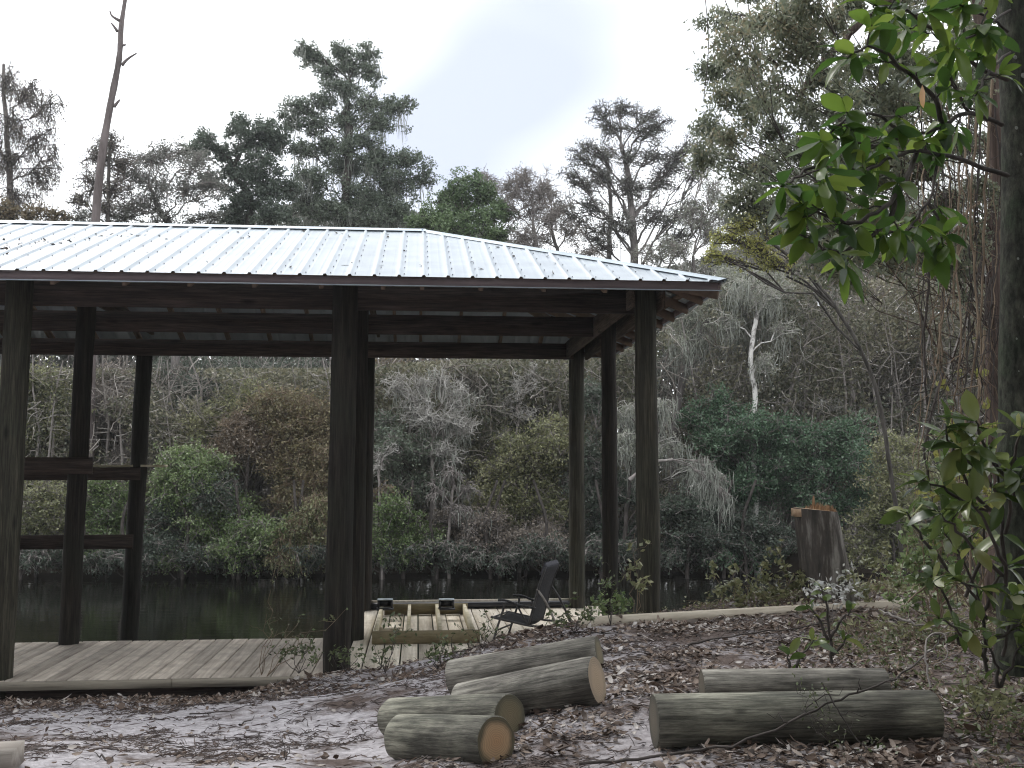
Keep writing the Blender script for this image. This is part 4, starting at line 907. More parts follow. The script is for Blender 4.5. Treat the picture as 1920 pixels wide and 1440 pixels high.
# bleached dead shrubs (branches only)
tree('dead_shrub', 'bleached leafless shrub of fine upright branches in the middle of the far bank', 'shrub', 25.6, [(815,1000),(810,880),(812,820)], (5,3),
     [(790,730,30,34),(830,720,32,34),(870,740,34,34),(800,780,40,34),(850,790,38,34),(770,760,28,34),(740,720,26,30),(835,850,40,30),(880,800,30,28)], LF['mossy'], M['twig_grey'], ls=.05, lw=.02, dens=22, twigm=M['twig_pale'], group='bleached dead shrubs', sub=16, tw=9, twr=.012, moss=(2.5, .7), crown='dry_leaves', trunk_part='branches')
tree('dead_shrub', 'thin bleached branching shrub reaching up left of the back right post', 'shrub', 26.5, [(975,960),(965,850),(970,800)], (3.5,2.5),
     [(970,730,26,36),(1000,710,24,34),(950,770,30,28),(985,780,30,28),(940,820,30,26)], None, M['twig_grey'], twigm=M['twig_pale'], group='bleached dead shrubs', sub=12, tw=8, twr=.011, trunk_part='branches')
tree('dead_shrub', 'fallen pale branches hanging down in the shade below the bleached shrub', 'shrub', 25, [(840,1040),(845,960),(850,900)], (3.5,2.5),
     [(850,890,30,30),(880,920,28,26),(820,930,26,30),(860,960,34,24)], None, M['twig_grey'], twigm=M['twig_grey'], group='bleached dead shrubs', sub=10, tw=6, twr=.012, moss=(3., .5), droop=.5, trunk_part='branches')
tree('dead_shrub', 'small bleached twigs over the water right of the centre post', 'shrub', 24.8, [(715,1000),(710,900),(712,880)], (2.5,2),
     [(715,860,26,20),(735,845,24,20),(705,880,20,18)], None, M['twig_grey'], twigm=M['twig_pale'], group='bleached dead shrubs', sub=9, tw=5, twr=.011, trunk_part='branches')
tree('dead_branch', 'moss-hung grey branch reaching out over the water beside the front right post', 'branch', 23.5, [(1180,900),(1220,870),(1262,862)], (3,2.5),
     [(1320,875,30,16),(1350,905,22,16),(1360,935,14,14)], None, M['twig_grey'], twigm=M['twig_grey'], group='bleached dead shrubs', sub=8, tw=4, twr=.009, moss=(9., .8), trunk_part='branches', base=False)
tree('dead_shrub', 'pale leafless twigs sticking up above the thicket right of the white trunk', 'shrub', 27, [(1530,900),(1535,800)], (3,2.5),
     [(1540,760,26,22),(1570,760,22,18),(1480,750,24,22)], None, M['twig_grey'], twigm=M['twig_pale'], group='bleached dead shrubs', sub=9, tw=5, twr=.011, trunk_part='branches')

# ------------------------------------------------------------------ near oak over the right side, with a stringy trunk and vines
NY = 8.6
cl = []
pts = [(1330,40),(1370,80),(1420,40),(1340,130),(1400,130),(1460,90),(1520,60),(1580,40),(1480,20),(1350,180),(1420,190),(1480,160),(1540,130),(1600,110),(1650,60),(1710,40),(1320,240),(1380,250),(1440,240),(1500,220),
       (1560,200),(1620,180),(1690,140),(1750,100),(1310,290),(1370,310),(1430,300),(1490,290),(1550,280),(1610,260),(1680,230),(1740,200),(1800,160),(1400,360),(1460,350),(1520,350),(1590,340),(1660,320),(1720,300),(1780,280),(1500,400),(1560,420),(1640,400),(1700,400),(1770,380),(1820,60),(1840,140),(1850,260),(1840,360),(1830,460),(1780,470),(1720,480),(1790,60),(1760,150),(1700,90),(1640,130),(1660,200),(1620,250),(1690,180),(1560,150),(1600,20),(1520,0),(1450,30),(1670,-10),(1720,-10),(1780,-20),(1880,0),(1660,470),(1600,460),(1540,480),(1390,-30),(1500,-40),(1620,-40),(1740,-40)]
for x, y in pts: cl.append((x+random.uniform(-12, 12), y+random.uniform(-12, 12), random.uniform(26, 44), random.uniform(20, 34), random.uniform(-1.6, 1.4)))
nearoak = tree('live_oak', 'near tree with fine small grey-green leaves overhanging the top right, on a stringy vine-covered trunk', 'tree', NY,
     [(1868,1090),(1866,800),(1868,500),(1866,250),(1850,60),(1790,-60),(1700,-30),(1640,20),(1590,70),(1540,120),(1500,190)], (21,5), cl, LF['near_oak'], M['bark_vine'],
     ls=.066, lw=.024, dens=52, dm=6.5, twigm=M['twig'], sub=6, tw=5, twr=.0032, droop=.45, sig=.3, limbr=.13, up=.2, wob=.07)
VG = 'vines hanging beside the stringy trunk'
vl = 'thin bare woody vine hanging among the others beside the stringy trunk'
vines = [[(1848,180),(1835,350),(1822,520),(1810,700),(1790,880),(1770,1050)], [(1840,380),(1800,420),(1775,520),(1762,640),(1775,740)], [(1852,300),(1842,520),(1815,640),(1770,730),(1700,760)],
         [(1862,150),(1850,400),(1838,640),(1845,760)], [(1820,420),(1815,560),(1790,680),(1748,790),(1738,900)], [(1800,300),(1790,480),(1800,640),(1785,800),(1775,980)],
         [(1850,460),(1820,600),(1840,720),(1800,840),(1790,1000),(1800,1130)], [(1830,200),(1818,420),(1828,600),(1810,780),(1795,900)], [(1870,200),(1878,420),(1860,600),(1870,760)],
         [(1780,560),(1760,600),(1755,700),(1730,820),(1710,960),(1690,1080)], [(1860,520),(1838,640),(1812,700),(1750,728),(1690,745),(1676,757)], [(1800,900),(1780,980),(1745,1080),(1700,1130)],
         [(1740,380),(1742,520),(1730,640),(1735,760)], [(1845,620),(1830,780),(1842,900),(1822,1040),(1830,1150)], [(1765,700),(1740,840),(1752,960),(1722,1090)], [(1800,760),(1812,900),(1792,1040),(1803,1120)]]
for _ in range(34):
    x0_ = random.uniform(1690, 1885); y0_ = random.uniform(60, 480); y1_ = y0_+random.uniform(200, 520); dx_ = random.uniform(-40, 15)
    vines.append([(x0_+dx_*t_+random.uniform(-9, 9), y0_+(y1_-y0_)*t_) for t_ in (0, .25, .5, .75, 1)])
for i, vp in enumerate(vines):
    Yv = 7.2+random.uniform(-.7, .8); P = smooth_path([at(a+random.uniform(-5, 5), b, Yv+random.uniform(-.1, .1)) for a, b in vp], 6)
    P[1:-1] += rng.normal(size=P[1:-1].shape)*.006
    r0 = random.uniform(.005, .012) if i < 16 else random.uniform(.0025, .006)
    g = G().tubes(P, np.linspace(r0, r0*.6, len(P)), 6)
    for _ in range(5):
        j = random.randint(3, len(P)-3); q = P[j]+np.array([random.uniform(-.25, .2), random.uniform(-.1, .1), random.uniform(-.4, .1)]); g.tubes(path(P[j], q, 5, .12), np.linspace(r0*.5, .002, 5), 4)
    o = g.build('vine', M['twig_brown' if i % 2 else 'twig'], None, True, P[0]); o.location = P[0]
    tag(o, vl, 'vine', VG)
# long thin streamers hanging from the near oak at its left edge
for (a, b, c, d) in ((1322,-20,1320,190),(1352,-20,1384,110),(1402,-10,1398,160)):
    P = smooth_path([at(a, b, 8.5), at((a+c)/2+8, (b+d)/2, 8.5), at(c, d, 8.5)], 8)
    o = G().tubes(P, np.full(len(P), .004), 5).build('hanging_twig', M['twig'], None, True, P[0]); o.location = P[0]
    tag(o, 'long thin bare twig dangling against the sky at the left edge of the near foliage', 'twig', 'twigs dangling against the sky')

# ------------------------------------------------------------------ magnolia at the right edge
def big_leaves(specs, L0, Wd=.42):
    """specs: list of (point, direction, length); broad pointed leaf with a midrib fold and a droop"""
    g = G(); K = 7; tt = np.linspace(0, 1, K); wd = np.sin(tt**1.15*math.pi)**.7; wd[0] = .03; wd[-1] = .02
    for p, d, l in specs:
        d = np.array(d)/np.linalg.norm(d); upv = np.array([0, 0, 1.])+rng.normal(size=3)*.45
        b = np.cross(d, upv); b /= np.linalg.norm(b)+1e-9; nn = np.cross(b, d)
        dr = random.uniform(.0, .35); fold = random.uniform(.05, .3); V = []; cv = random.uniform(-.06, .1)
        w_ = l*Wd*random.uniform(.8, 1.1)/2; ph = random.uniform(0, 6)
        for i in range(K):
            c = p+d*l*tt[i]+nn*l*(cv*math.sin(tt[i]*math.pi))-np.array((0, 0, 1))*dr*l*tt[i]**2
            for s in (-1, -.5, 0, .5, 1): V.append(c+b*w_*wd[i]*s+nn*abs(s)*w_*wd[i]*fold+nn*(.012*math.sin(tt[i]*11+ph+s*2)*l*abs(s)))
        idx = np.arange(K*5).reshape(K, 5); a = idx[:-1, :-1]; g.add(V, np.stack([a, idx[:-1, 1:], idx[1:, 1:], idx[1:, :-1]], -1).reshape(-1, 4))
    return g
def whorl(P, D, n, l):
    D = np.array(D)/np.linalg.norm(D); out = []; a = np.cross(D, (0, 0, 1.)); a /= np.linalg.norm(a)+1e-9; b = np.cross(D, a)
    o = random.uniform(0, 6)
    for i in range(n):
        th = o+i*2.4; sp = random.uniform(.55, 1.25); d = D*math.cos(sp)+(a*math.cos(th)+b*math.sin(th))*math.sin(sp)
        d[2] -= .12
        out.append((P-D*random.uniform(0, .05)*1.0, d, l*random.uniform(.7, 1.15)))
    return out
MT = [at(1912,1262,5.5), at(1906,1000,5.5), at(1910,700,5.5), at(1914,350,5.5), at(1907,150,5.5), at(1900,-40,5.5), at(1896,-300,5.5)]
mo = MT[0]; mag = empty('magnolia_tree', mo, 0, 'magnolia with large glossy leaves and a smooth lichen-spotted trunk at the right edge', 'tree')
T = smooth_path(MT, 6)
G().tubes(T, np.interp(np.linspace(0, 1, len(T)), [0, .06, .5, 1], [.14, .105, .095, .08])+rng.normal(size=len(T))*.003, 20).build('trunk', M['bark_moss'], mag, True, mo)
g = G()
for (a, b) in ((1903,155),(1900,300),(1895,492),(1893,640),(1906,600),(1908,645),(1893,250),(1890,120),(1912,420),(1897,700)):
    c = at(a, b, 5.5); 
    dirv = np.array([-c[0]*.0+0, -1, 0.]); ax_ = T[np.argmin(np.abs(T[:, 2]-c[2]))]
    dx = np.clip(c[0]-ax_[0], -.07, .07); rr_ = .098; cy = ax_[1]-math.sqrt(max(rr_**2-dx**2, .0001))-.001
    th = np.arange(8)*math.pi/4; r_ = random.uniform(.006, .016)
    G().add([(ax_[0]+dx, cy-.003, c[2])]+[(ax_[0]+dx+r_*math.cos(t), cy+.001, c[2]+r_*1.1*math.sin(t)) for t in th], [(0, 1+j, 1+(j+1) % 8) for j in range(8)]).build('lichen_spot', M['lichen'], mag, False, mo)
up_b = [ # branch polylines in photo pixels with depth
 [(1880,235,5.4),(1820,212,5.1),(1770,238,4.9),(1700,252,4.7),(1640,275,4.5),(1570,260,4.3)],
 [(1890,330,5.3),(1800,300,5.0),(1720,285,4.7),(1660,300,4.5),(1600,335,4.3),(1560,360,4.2)],
 [(1890,150,5.4),(1820,120,5.1),(1760,60,4.8),(1700,20,4.6),(1640,10,4.5)],
 [(1770,240,4.9),(1740,170,4.7),(1690,130,4.5),(1640,90,4.3),(1590,110,4.2)],
 [(1700,252,4.7),(1640,215,4.5),(1590,225,4.35),(1540,265,4.2)],
 [(1720,285,4.7),(1690,350,4.5),(1640,400,4.3),(1590,420,4.2),(1540,400,4.1),(1500,380,4.0)],
 [(1690,350,4.5),(1660,420,4.4),(1610,460,4.3),(1560,470,4.2),(1500,440,4.1)],
 [(1760,300,4.9),(1740,380,4.7),(1700,430,4.6),(1650,445,4.5)],
 [(1890,60,5.4),(1850,30,5.1),(1800,10,4.9)],
 [(1640,275,4.5),(1560,290,4.3),(1500,330,4.1),(1465,350,4.0)],
 [(1820,212,5.1),(1790,160,4.9),(1760,120,4.8)],
 [(1740,380,4.7),(1770,440,4.7),(1745,470,4.7)],
 [(1895,20,5.4),(1830,60,4.9),(1790,90,4.6)], [(1895,-60,5.4),(1800,-30,4.8),(1700,-20,4.5),(1660,40,4.4)], [(1895,100,5.4),(1850,140,5.0),(1830,180,4.8)], [(1895,-20,5.4),(1860,0,5.0),(1840,60,4.9)]]
specs = []
for bl in up_b:
    P = smooth_path([at(*q) for q in bl], 4); P[1:-1] += rng.normal(size=P[1:-1].shape)*.006
    G().tubes(P, np.linspace(.013 if len(bl) > 4 else .008, .004, len(P)), 7).build('branch', M['twig'], mag, True, mo)
    specs += whorl(P[-1], P[-1]-P[-4], 7, .16)
    for j in range(3, len(P)-2, 2):
        if random.random() < .9:
            d = P[j+1]-P[j]; d = d/np.linalg.norm(d)+rng.normal(size=3)*.7; q = P[j]+d/np.linalg.norm(d)*random.uniform(.06, .16)
            G_ = G().tubes(path(P[j], q, 5, .06), np.linspace(.005, .003, 5), 5); G_.build('twig', M['twig'], mag, True, mo)
            specs += whorl(q, d, random.randint(4, 6), .15)
big_leaves(specs, .15).build('leaves', LF['magnolia'], mag, True, mo)
q = at(1730,160,4.6); big_leaves([(q, (0.02, 0, -1), .1)], .1).build('dead_leaf', LF['orange'], mag, True, mo)
# lower magnolia shoots as plants of their own
def shoot(label, stems, n, l, leafm=None, name='magnolia_sapling', cat='sapling', side=3):
    o_ = at(*stems[0][0]); o = empty(name, o_, 0, label, cat); sp = []
    for bl in stems:
        P = smooth_path([at(*q) for q in bl], 4); P[1:-1] += rng.normal(size=P[1:-1].shape)*.006
        G().tubes(P, np.linspace(.01, .004, len(P)), 6).build('stem', M['twig'], o, True, o_)
        sp += whorl(P[-1], P[-1]-P[-3], n, l)
        for j in range(3, len(P)-2, side):
            d = (P[j+1]-P[j]); d = d/np.linalg.norm(d)*.5+rng.normal(size=3)*.8
            sp += [(P[j], d, l*random.uniform(.6, 1.)), (P[j], d*np.array([-1, -1, 1]), l*random.uniform(.6, 1.))]
            if random.random() < .4:
                q = P[j]+d/np.linalg.norm(d)*.12; G().tubes(path(P[j], q, 4), np.linspace(.004, .003, 4), 5).build('stem', M['twig'], o, True, o_); sp += whorl(q, d, 5, l*.85)
    big_leaves(sp, l).build('leaves', leafm or LF['magnolia_low'], o, True, o_); return o
shoot('leafy magnolia shoots growing up the right edge beside the trunk at mid height', [[(1885,1100,4.9),(1880,980,4.8),(1870,890,4.7),(1850,850,4.6)], [(1880,980,4.8),(1830,930,4.6),(1790,850,4.5),(1775,800,4.4)],
      [(1890,900,4.8),(1905,840,4.7),(1915,800,4.7)], [(1850,960,4.7),(1790,930,4.5),(1730,900,4.4)], [(1885,1000,4.8),(1900,930,4.6),(1910,900,4.5)], [(1880,940,4.8),(1820,870,4.5),(1800,840,4.4)], [(1880,1080,4.9),(1810,1010,4.6),(1760,960,4.5)], [(1885,1060,4.8),(1850,980,4.5),(1820,940,4.4)], [(1885,900,4.7),(1840,830,4.5),(1830,790,4.4)]], 6, .165, side=3)
shoot('dense young magnolia below the mid-height shoots at the right edge', [[(1850,1260,5.3),(1840,1150,5.2),(1810,1060,5.1),(1770,1000,5.0)], [(1840,1150,5.2),(1870,1090,5.1),(1890,1060,5.0)],
      [(1800,1210,5.3),(1780,1130,5.2),(1745,1080,5.1)], [(1880,1230,5.2),(1895,1160,5.1),(1905,1110,5.1)], [(1810,1120,5.2),(1850,1020,5.1),(1830,960,5.0)], [(1790,1080,5.2),(1730,1010,5.1),(1700,960,5.1)], [(1850,1240,5.1),(1800,1190,5.0),(1760,1160,4.9)], [(1860,1200,5.1),(1900,1180,5.0),(1915,1160,5.0)], [(1850,1160,5.1),(1820,1110,4.9),(1790,1080,4.9)]], 6, .13, side=3)
shoot('small magnolia sapling standing alone in front of the stump', [[(1560,1245,6.2),(1555,1190,6.2),(1548,1130,6.2),(1538,1100,6.2)], [(1555,1200,6.2),(1580,1160,6.2),(1600,1140,6.2)], [(1552,1200,6.2),(1530,1150,6.2),(1515,1135,6.2)], [(1560,1230,6.2),(1590,1190,6.2)]], 4, .1, side=5)
shoot('upright broad-leaved sprout right behind the thinner right-hand log', [[(1490,1262,6.0),(1500,1235,6.0),(1525,1200,6.0)], [(1480,1262,6.0),(1478,1225,6.0)]], 4, .13, name='broadleaf_sprout', cat='sprout', side=6)
shoot('low glossy seedling at the foot of the magnolia in the lower right', [[(1870,1290,5.1),(1865,1240,5.1),(1850,1200,5.1)], [(1875,1290,5.1),(1900,1240,5.0),(1915,1210,5.0)]], 6, .11, name='seedling', cat='seedling', side=4)

# ------------------------------------------------------------------ small plants near the deck and on the bank
def weed(label, base, tips, nl, ls, leafm=LF['weed'], stem='twig', name='weed', r=.004, group=None, cat='weed'):
    b = at(*base); o = empty(name, b, 0, label, cat, group); g = G(); C = []
    for t in tips:
        e = at(t[0], t[1], base[2]+random.uniform(-.15, .15)); P = path(b, e, 8, .05, .0); g.tubes(P, np.linspace(r, r*.35, 8), 5)
        for _ in range(3):
            j = random.randint(3, 6); v = rng.normal(size=3); v[2] = abs(v[2])*.6; q = P[j]+v/np.linalg.norm(v)*random.uniform(.06, .18); PP = path(P[j], q, 5, .1); g.tubes(PP, np.linspace(r*.5, r*.25, 5), 4)
            for k in range(nl): C.append(PP[random.randint(2, 4)]+rng.normal(size=3)*.018)
        for k in range(nl): C.append(P[random.randint(4, 7)]+rng.normal(size=3)*.02)
    g.build('stems', M[stem], o, False, b)
    if C: G().leaves(np.array(C), ls, ls*.5, .4).build('leaves', leafm, o, False, b)
weed('tall thin bare sapling in front of the walkway left of the centre post', (490,1265,9.3), [(508,1105),(500,1150),(520,1180)], 2, .03, stem='twig_brown')
weed('thin forked sapling leaning right towards the centre post', (500,1268,9.2), [(648,1142),(560,1165),(585,1175)], 3, .035, stem='twig_brown')
weed('dark leafy weed at the foot of the front centre post, left side', (560,1262,9.2), [(540,1205),(570,1210),(600,1225),(510,1220),(585,1200)], 7, .045)
weed('dark leafy weed at the foot of the front centre post, right side', (650,1262,9.1), [(640,1225),(675,1225),(620,1228)], 8, .045)
weed('wiry weed with dark leaves in front of the left end of the lumber frame', (722,1262,9.0), [(755,1150),(720,1205),(745,1180),(700,1210)], 7, .045)
weed('wiry weed with dark leaves in front of the right end of the lumber frame', (820,1255,8.9), [(810,1210),(850,1190),(865,1215),(795,1225),(835,1205)], 7, .045)
weed('leafy twig plant growing beside the front legs of the chair', (905,1222,8.7), [(905,1165),(925,1150),(890,1180),(940,1180)], 5, .04)
weed('dark small-leaved plant on the crest right behind the chair', (1075,1185,8.6), [(1060,1140),(1100,1135),(1085,1150),(1120,1155),(1050,1160)], 8, .045)
weed('tall thin sapling with few leaves standing at the middle right post', (1145,1172,8.9), [(1140,1040),(1150,1075),(1130,1085)], 4, .04, stem='twig')
weed('tall dry stalk with hanging seed leaves beside the front right post', (1192,1160,9.2), [(1190,1000),(1175,1060),(1205,1080)], 5, .07, leafm=LF['olive'], stem='twig_brown', name='dry_stalk', cat='stalk')
weed('low green clump between the two right-hand posts', (1150,1165,9.4), [(1120,1130),(1150,1125),(1180,1130),(1165,1110)], 12, .06, leafm=LF['green'])
weed('spreading grassy green clump right of the front right post', (1400,1150,9.6), [(1330,1080),(1370,1070),(1400,1085),(1430,1060),(1460,1090),(1350,1110),(1440,1110)], 14, .06, leafm=LF['olive'], stem='twig_brown', name='shrub', cat='shrub')
weed('twiggy green clump left of the stump base', (1470,1145,9.5), [(1440,1090),(1480,1060),(1500,1090),(1420,1120),(1465,1020)], 14, .06, leafm=LF['olive'], stem='twig_brown', name='shrub', cat='shrub')
weed('leafy tangle right of the stump base', (1640,1150,9.2), [(1600,1080),(1640,1050),(1680,1060),(1620,1110),(1700,1100),(1660,1020)], 16, .06, leafm=LF['olive'], stem='twig_brown', name='shrub', cat='shrub')
weed('thin leafy tangle under the vines at the right', (1740,1170,7.6), [(1700,1080),(1740,1050),(1780,1030),(1720,1120),(1770,1100),(1660,1110)], 16, .05, leafm=LF['green'], stem='twig_brown', name='shrub', cat='shrub')
weed('small white-tipped weed sprouting before the base of the stump', (1560,1160,8.6), [(1540,1080),(1575,1075),(1600,1090),(1520,1100),(1585,1110)], 9, .05, leafm=leaf_mat('pale_leaf', [(.3,.3,.25), (.5,.5,.46), (.1,.13,.06)], .2), stem='twig_grey')
weed('fine dark weed leaning over the long right-hand log', (1560,1400,4.75), [(1520,1290),(1490,1280),(1545,1300),(1500,1330)], 5, .02, r=.0022)
weed('small weed in front of the long right-hand log', (1610,1425,4.6), [(1580,1380),(1625,1400),(1640,1390)], 3, .022, r=.002)
weed('green weeds in the leaf litter at the lower right edge', (1850,1350,4.9), [(1800,1300),(1840,1290),(1880,1300),(1900,1330),(1820,1330)], 12, .04, leafm=LF['olive'], r=.003)
weed('tiny dead sprig standing in the left sand', (535,1425,5.2), [(530,1380),(545,1395)], 1, .02, r=.003, leafm=LF['litter'])
weed('tall tangle of thin leafy vines between the magnolia shoots and the stump', (1760,1180,7.0), [(1720,900),(1750,820),(1780,760),(1700,960),(1800,880),(1690,1010),(1740,1040),(1820,960),(1830,820)], 22, .06, leafm=LF['green'], stem='twig_brown', name='vine_tangle', cat='vine', r=.006)
weed('yellowing leafy vine tangle climbing behind the magnolia shoots', (1830,1180,7.4), [(1800,700),(1830,640),(1790,800),(1850,760),(1770,720),(1840,900),(1760,860)], 16, .07, leafm=LF['yellow'], stem='twig_brown', name='vine_tangle', cat='vine', r=.006)
# fallen branches
def stick(label, pts, r0, mat='twig', twigs=6, name='fallen_branch', group=None):
    P = smooth_path([at(*q) for q in pts], 6); P[1:-1] += rng.normal(size=P[1:-1].shape)*r0*.5
    g = G().tubes(P, np.linspace(r0, r0*.4, len(P)), 7)
    for _ in range(twigs):
        j = random.randint(2, len(P)-3); q = P[j]+np.array([random.uniform(-.15, .25), random.uniform(-.1, .1), random.uniform(-.02, .12)]); g.tubes(path(P[j], q, 5, .12), np.linspace(r0*.5, .0012, 5), 4)
    o = g.build(name, M[mat], None, True, P[0]); o.location = P[0]; tag(o, label, 'branch', group)
stick('long thin dark branch leaning across the long right-hand log', [(1085,1432,4.75),(1220,1420,4.75),(1400,1390,4.72),(1550,1320,4.8),(1660,1280,5.0),(1740,1225,5.5),(1770,1190,5.8)], .008)
stick('short forked twig crossing under the long dark branch', [(1540,1280,4.75),(1570,1330,4.7),(1600,1380,4.65),(1625,1405,4.62)], .004, twigs=3)
stick('curved pale vine arching out of the litter at the right', [(1745,1290,5.3),(1735,1240,5.4),(1740,1195,5.5),(1770,1190,5.5),(1775,1230,5.4),(1750,1250,5.3)], .006, 'twig_grey', 1)
stick('long pale root or vine lying on the bank right of the stump', [(1650,1145,8.),(1700,1165,7.6),(1760,1175,7.2),(1820,1160,7.)], .01, 'twig_grey', 4)
stick('brown stick lying on the litter between the two groups of logs', [(1130,1400,5.2),(1180,1340,5.8),(1260,1300,6.3)], .006, 'twig', 3)
stick('thin dark twig lying on the slope above the right-hand logs', [(1290,1210,7.4),(1350,1195,7.4),(1480,1180,7.5),(1560,1165,7.6)], .008, 'twig', 4)

# ------------------------------------------------------------------ leaf litter and debris on the ground
def scatter(n, dens, xr=(-5.6, 5.6), yr=(3.9, 10.3)):
    x = rng.uniform(*xr, n); y = rng.uniform(*yr, n); ok = (np.abs(x) < y*.53+.4) & (y < bank(x)+.4); x = x[ok]; y = y[ok]
    p = dens(x, y); k = rng.random(len(x)) < p; return x[k], y[k]
def blockers(x, y):   # keep litter off the deck
    a = x-X0; b = y-Y0; u = a*math.cos(YAW)+b*math.sin(YAW); v = -a*math.sin(YAW)+b*math.cos(YAW)
    return (v > -.12) & (zg(x, y) < .02)
def dens_l(x, y):
    right = sst(-.9, .8, x-(y-6)*.15); edge = sst(8.0, 9.0, y)*.9
    n = _h(x, y, .7, 31)+_h(x, y, .25, 32)*.8
    d = np.clip(.05+.85*right+.6*edge, 0, 1)*np.clip(.6+n*1.9, .08, 1.)
    d *= 1-.75*np.exp(-((x+1.7)/1.4)**2-((y-7.6)/.8)**2)
    return np.clip(d, 0, 1)
def flat_leaves(x, y, L, W, lift=.012, tilt=.45, K=3):
    n = len(x); z = zg(x, y)+rng.random(n)*lift+.003
    th = rng.uniform(0, 2*math.pi, n); d = np.stack([np.cos(th), np.sin(th), rng.normal(size=n)*tilt*.6], 1); b = np.stack([-np.sin(th), np.cos(th), rng.normal(size=n)*tilt], 1)
    l = L*(.5+rng.random(n)); w_ = W*(.5+rng.random(n)); cu = rng.normal(size=n)*.3
    C = np.stack([x, y, z+np.abs(d[:, 2])*l*.5+np.abs(b[:, 2])*w_*.3], 1); V = []
    for t, ww in ((-.5, .12), (-.18, .95), (.18, .9), (.5, .05)):
        for s in (-1, 0, 1):
            V.append(C+d*(l*t)[:, None]+b*(w_*ww*s*.5)[:, None]+np.stack([0*l, 0*l, (cu*l*(t*t)*1.2+abs(s)*w_*.18*np.sign(cu))], 1))
    V = np.stack(V, 1).reshape(-1, 3); base = np.arange(n)*12
    f = [(r*3+c, r*3+c+1, r*3+c+4, r*3+c+3) for r in range(3) for c in range(2)]
    return V, (base[:, None, None]+np.array(f)[None]).reshape(-1, 4)
x, y = scatter(85000, dens_l); k = ~blockers(x, y); x, y = x[k], y[k]
V, f = flat_leaves(x, y, .046, .02)
tag(G().add(V, f).build('leaf_litter', LF['litter']), 'brown and pale dead leaves strewn over the sandy bank', 'leaves', kind='stuff')
x, y = scatter(1100, lambda x, y: dens_l(x, y)*.8); k = ~blockers(x, y)
V, f = flat_leaves(x[k], y[k], .085, .038, .02)
tag(G().add(V, f).build('leaf_litter', LF['litter']), 'larger curled dead magnolia leaves lying among the small litter', 'leaves', kind='stuff')
def dens_n(x, y): 
    n = _h(x, y, .5, 41)+_h(x, y, .16, 42)
    return np.clip(.28+n*1.7, .03, 1)*(1-.8*np.exp(-((x+1.7)/1.4)**2-((y-7.7)/.7)**2))
x, y = scatter(60000, dens_n); k = ~blockers(x, y); x, y = x[k], y[k]
n = len(x); z = zg(x, y)+.004; th = rng.uniform(0, 6.28, n); l = .02+.06*rng.random(n)**2
P0 = np.stack([x, y, z], 1); d = np.stack([np.cos(th), np.sin(th), rng.normal(size=n)*.15], 1)*l[:, None]
P = np.stack([P0-d, P0+rng.normal(size=(n, 3))*.004+(0, 0, .004), P0+d], 1)
tag(G().tubes(P, np.array([[.0012, .0028, .001]])*(.6+rng.random((n, 1))), 3).build('twig_litter', LF['needle']), 'dark needles and bits of twig pressed into the grey sand', 'debris', kind='stuff')
# longer sticks in the litter
x, y = scatter(900, lambda x, y: dens_l(x, y)*.6+.05); k = ~blockers(x, y); x, y = x[k], y[k]
n = len(x); th = rng.uniform(0, 6.28, n); l = .08+.25*rng.random(n)**2; t = np.linspace(-1, 1, 6)
PX = x[:, None]+np.cos(th)[:, None]*l[:, None]*t; PYY = y[:, None]+np.sin(th)[:, None]*l[:, None]*t
PZ = zg(PX, PYY)+.008+np.abs(rng.normal(size=(n, 6)))*.006
P = np.stack([PX, PYY, PZ], -1)+rng.normal(size=(n, 6, 3))*.006
tag(G().tubes(P, np.linspace(.005, .0015, 6)[None]*(.5+rng.random((n, 1))), 4).build('stick_litter', M['twig']), 'small sticks lying loose in the leaf litter', 'sticks', kind='stuff')
# ground cover of tangled stems and leaves at the right edge and bank rim
def gc(x0, x1, y0, y1, n, name, label, leafm, hmax=.35, ls=.045):
    x = rng.uniform(x0, x1, n); y = rng.uniform(y0, y1, n); k = _h(x, y, .5, 61) > -.12; x = x[k]; y = y[k]; z = zg(x, y); n = len(x)
    v = rng.normal(size=(n, 3))*np.array([.5, .5, .2]); v[:, 2] = np.abs(v[:, 2])+.35; v *= (hmax*(.3+rng.random((n, 1))*.7))
    P0 = np.stack([x, y, z], 1); t = np.linspace(0, 1, 5)[None, :, None]; P = P0[:, None]+v[:, None]*t+rng.normal(size=(n, 5, 3))*.012; P[:, :, 2] -= (t[0, :, 0]**2)*hmax*.3
    r = empty(name, (x0, y0, 0), 0, label, 'ground cover'); r['kind'] = 'stuff'
    a = G().tubes(P, np.linspace(.003, .001, 5)[None].repeat(n, 0), 3).build('stems', M['twig_brown'], r, False, (x0, y0, 0)); a['kind'] = 'stuff'
    C = P[rng.integers(0, n, n*4), rng.integers(2, 5, n*4)]+rng.normal(size=(n*4, 3))*.02
    b = G().leaves(C, ls, ls*.45, .4).build('leaves', leafm, r, False, (x0, y0, 0)); b['kind'] = 'stuff'
gc(2.4, 6.2, 7.4, 10.9, 2400, 'ground_cover', 'tangled low vines and leaves covering the bank right of the stump', LF['olive'], .5)
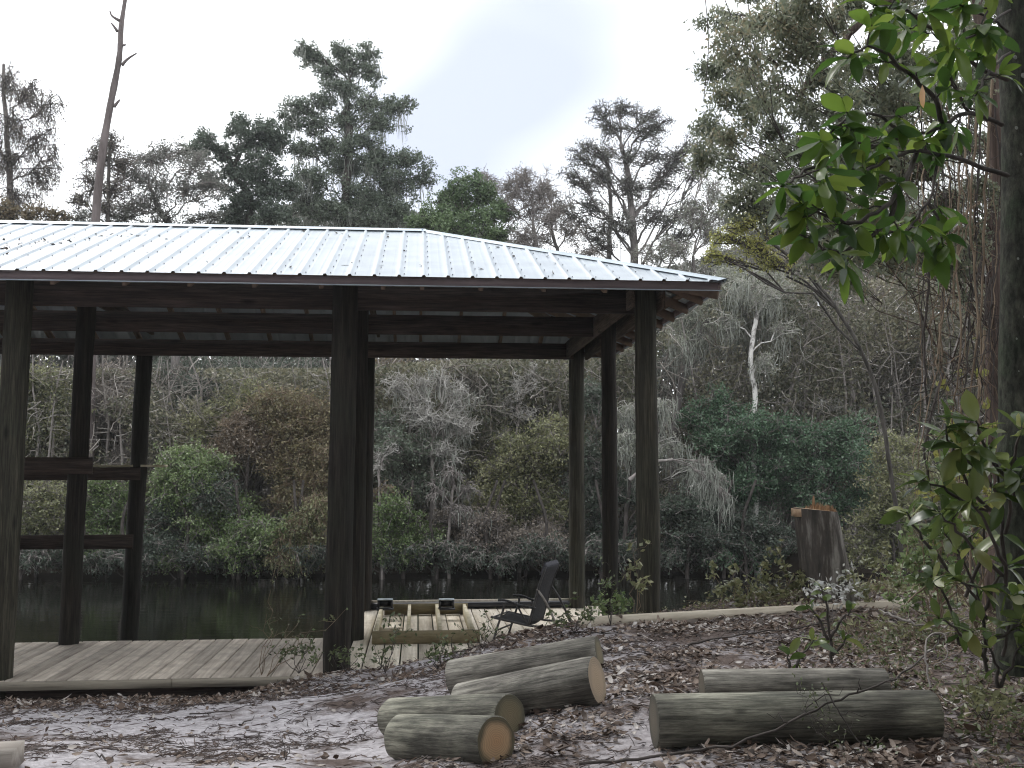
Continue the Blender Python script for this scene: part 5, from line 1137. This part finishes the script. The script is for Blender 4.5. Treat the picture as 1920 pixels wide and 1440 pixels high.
gc(2.1, 3.8, 4.3, 7.6, 1500, 'ground_cover', 'low green weeds and stems in the litter along the lower right edge', LF['weed'], .25, .035)
gc(.9, 3.0, 9.5, 10.8, 380, 'ground_cover', 'straggly grass and stems along the rim of the bank beside the posts', LF['olive'], .35, .04)

# ------------------------------------------------------------------ the wood the photographer stands in: it shades the sand and the posts
def wood_behind(n, x0, x1, y0, y1, z0, z1, sz):
    x = rng.uniform(x0, x1, n); y = rng.uniform(y0, y1, n); z = rng.uniform(z0, z1, n); k = _h(x+z*.4, y+z*.7, 1.7, 71) > -.16
    return np.stack([x, y, z], 1)[k]
r = empty('woods', (0, -8, 0), 0, 'leafy wood closing in behind and above the viewpoint', 'woods'); r['kind'] = 'stuff'
C = np.concatenate([wood_behind(26000, -16, 16, -10, -5, 0, 11, 1), wood_behind(12000, -16, -9, -5, 5, 0, 9, 1), wood_behind(10000, 6.5, 13, -5, 7, 1, 9, 1), wood_behind(9000, -9, 9, -5, 1.5, 6.5, 9, 1)])
a = G().leaves(C, .42, .24, .5).build('foliage', LF['far'], r, False, (0, -8, 0)); a['kind'] = 'stuff'
n = 60; x = rng.uniform(-15, 15, n); y = rng.uniform(-10, -5, n); t = np.linspace(0, 1, 5)
P = np.stack([x[:, None]+0*t, y[:, None]+0*t, .3+10*t[None]+0*x[:, None]], -1)+rng.normal(size=(n, 5, 3))*.15
b = G().tubes(P, np.linspace(.16, .06, 5)[None].repeat(n, 0), 8).build('stems', M['bark'], r, True, (0, -8, 0)); b['kind'] = 'stuff'

# ------------------------------------------------------------------ thin haze volume over everything, added to lift the far shadows
m = bpy.data.materials.new('haze'); m.use_nodes = True; N = m.node_tree.nodes; N.clear()
o_ = N.new('ShaderNodeOutputMaterial'); pv = N.new('ShaderNodeVolumePrincipled'); pv.inputs['Color'].default_value = (.9,.93,.97,1); pv.inputs['Density'].default_value = .0009; pv.inputs['Anisotropy'].default_value = .3
m.node_tree.links.new(pv.outputs[0], o_.inputs['Volume'])
tag(G().box((-60, -20, -3.5), (60, 55, 30)).build('haze', m), kind='stuff')
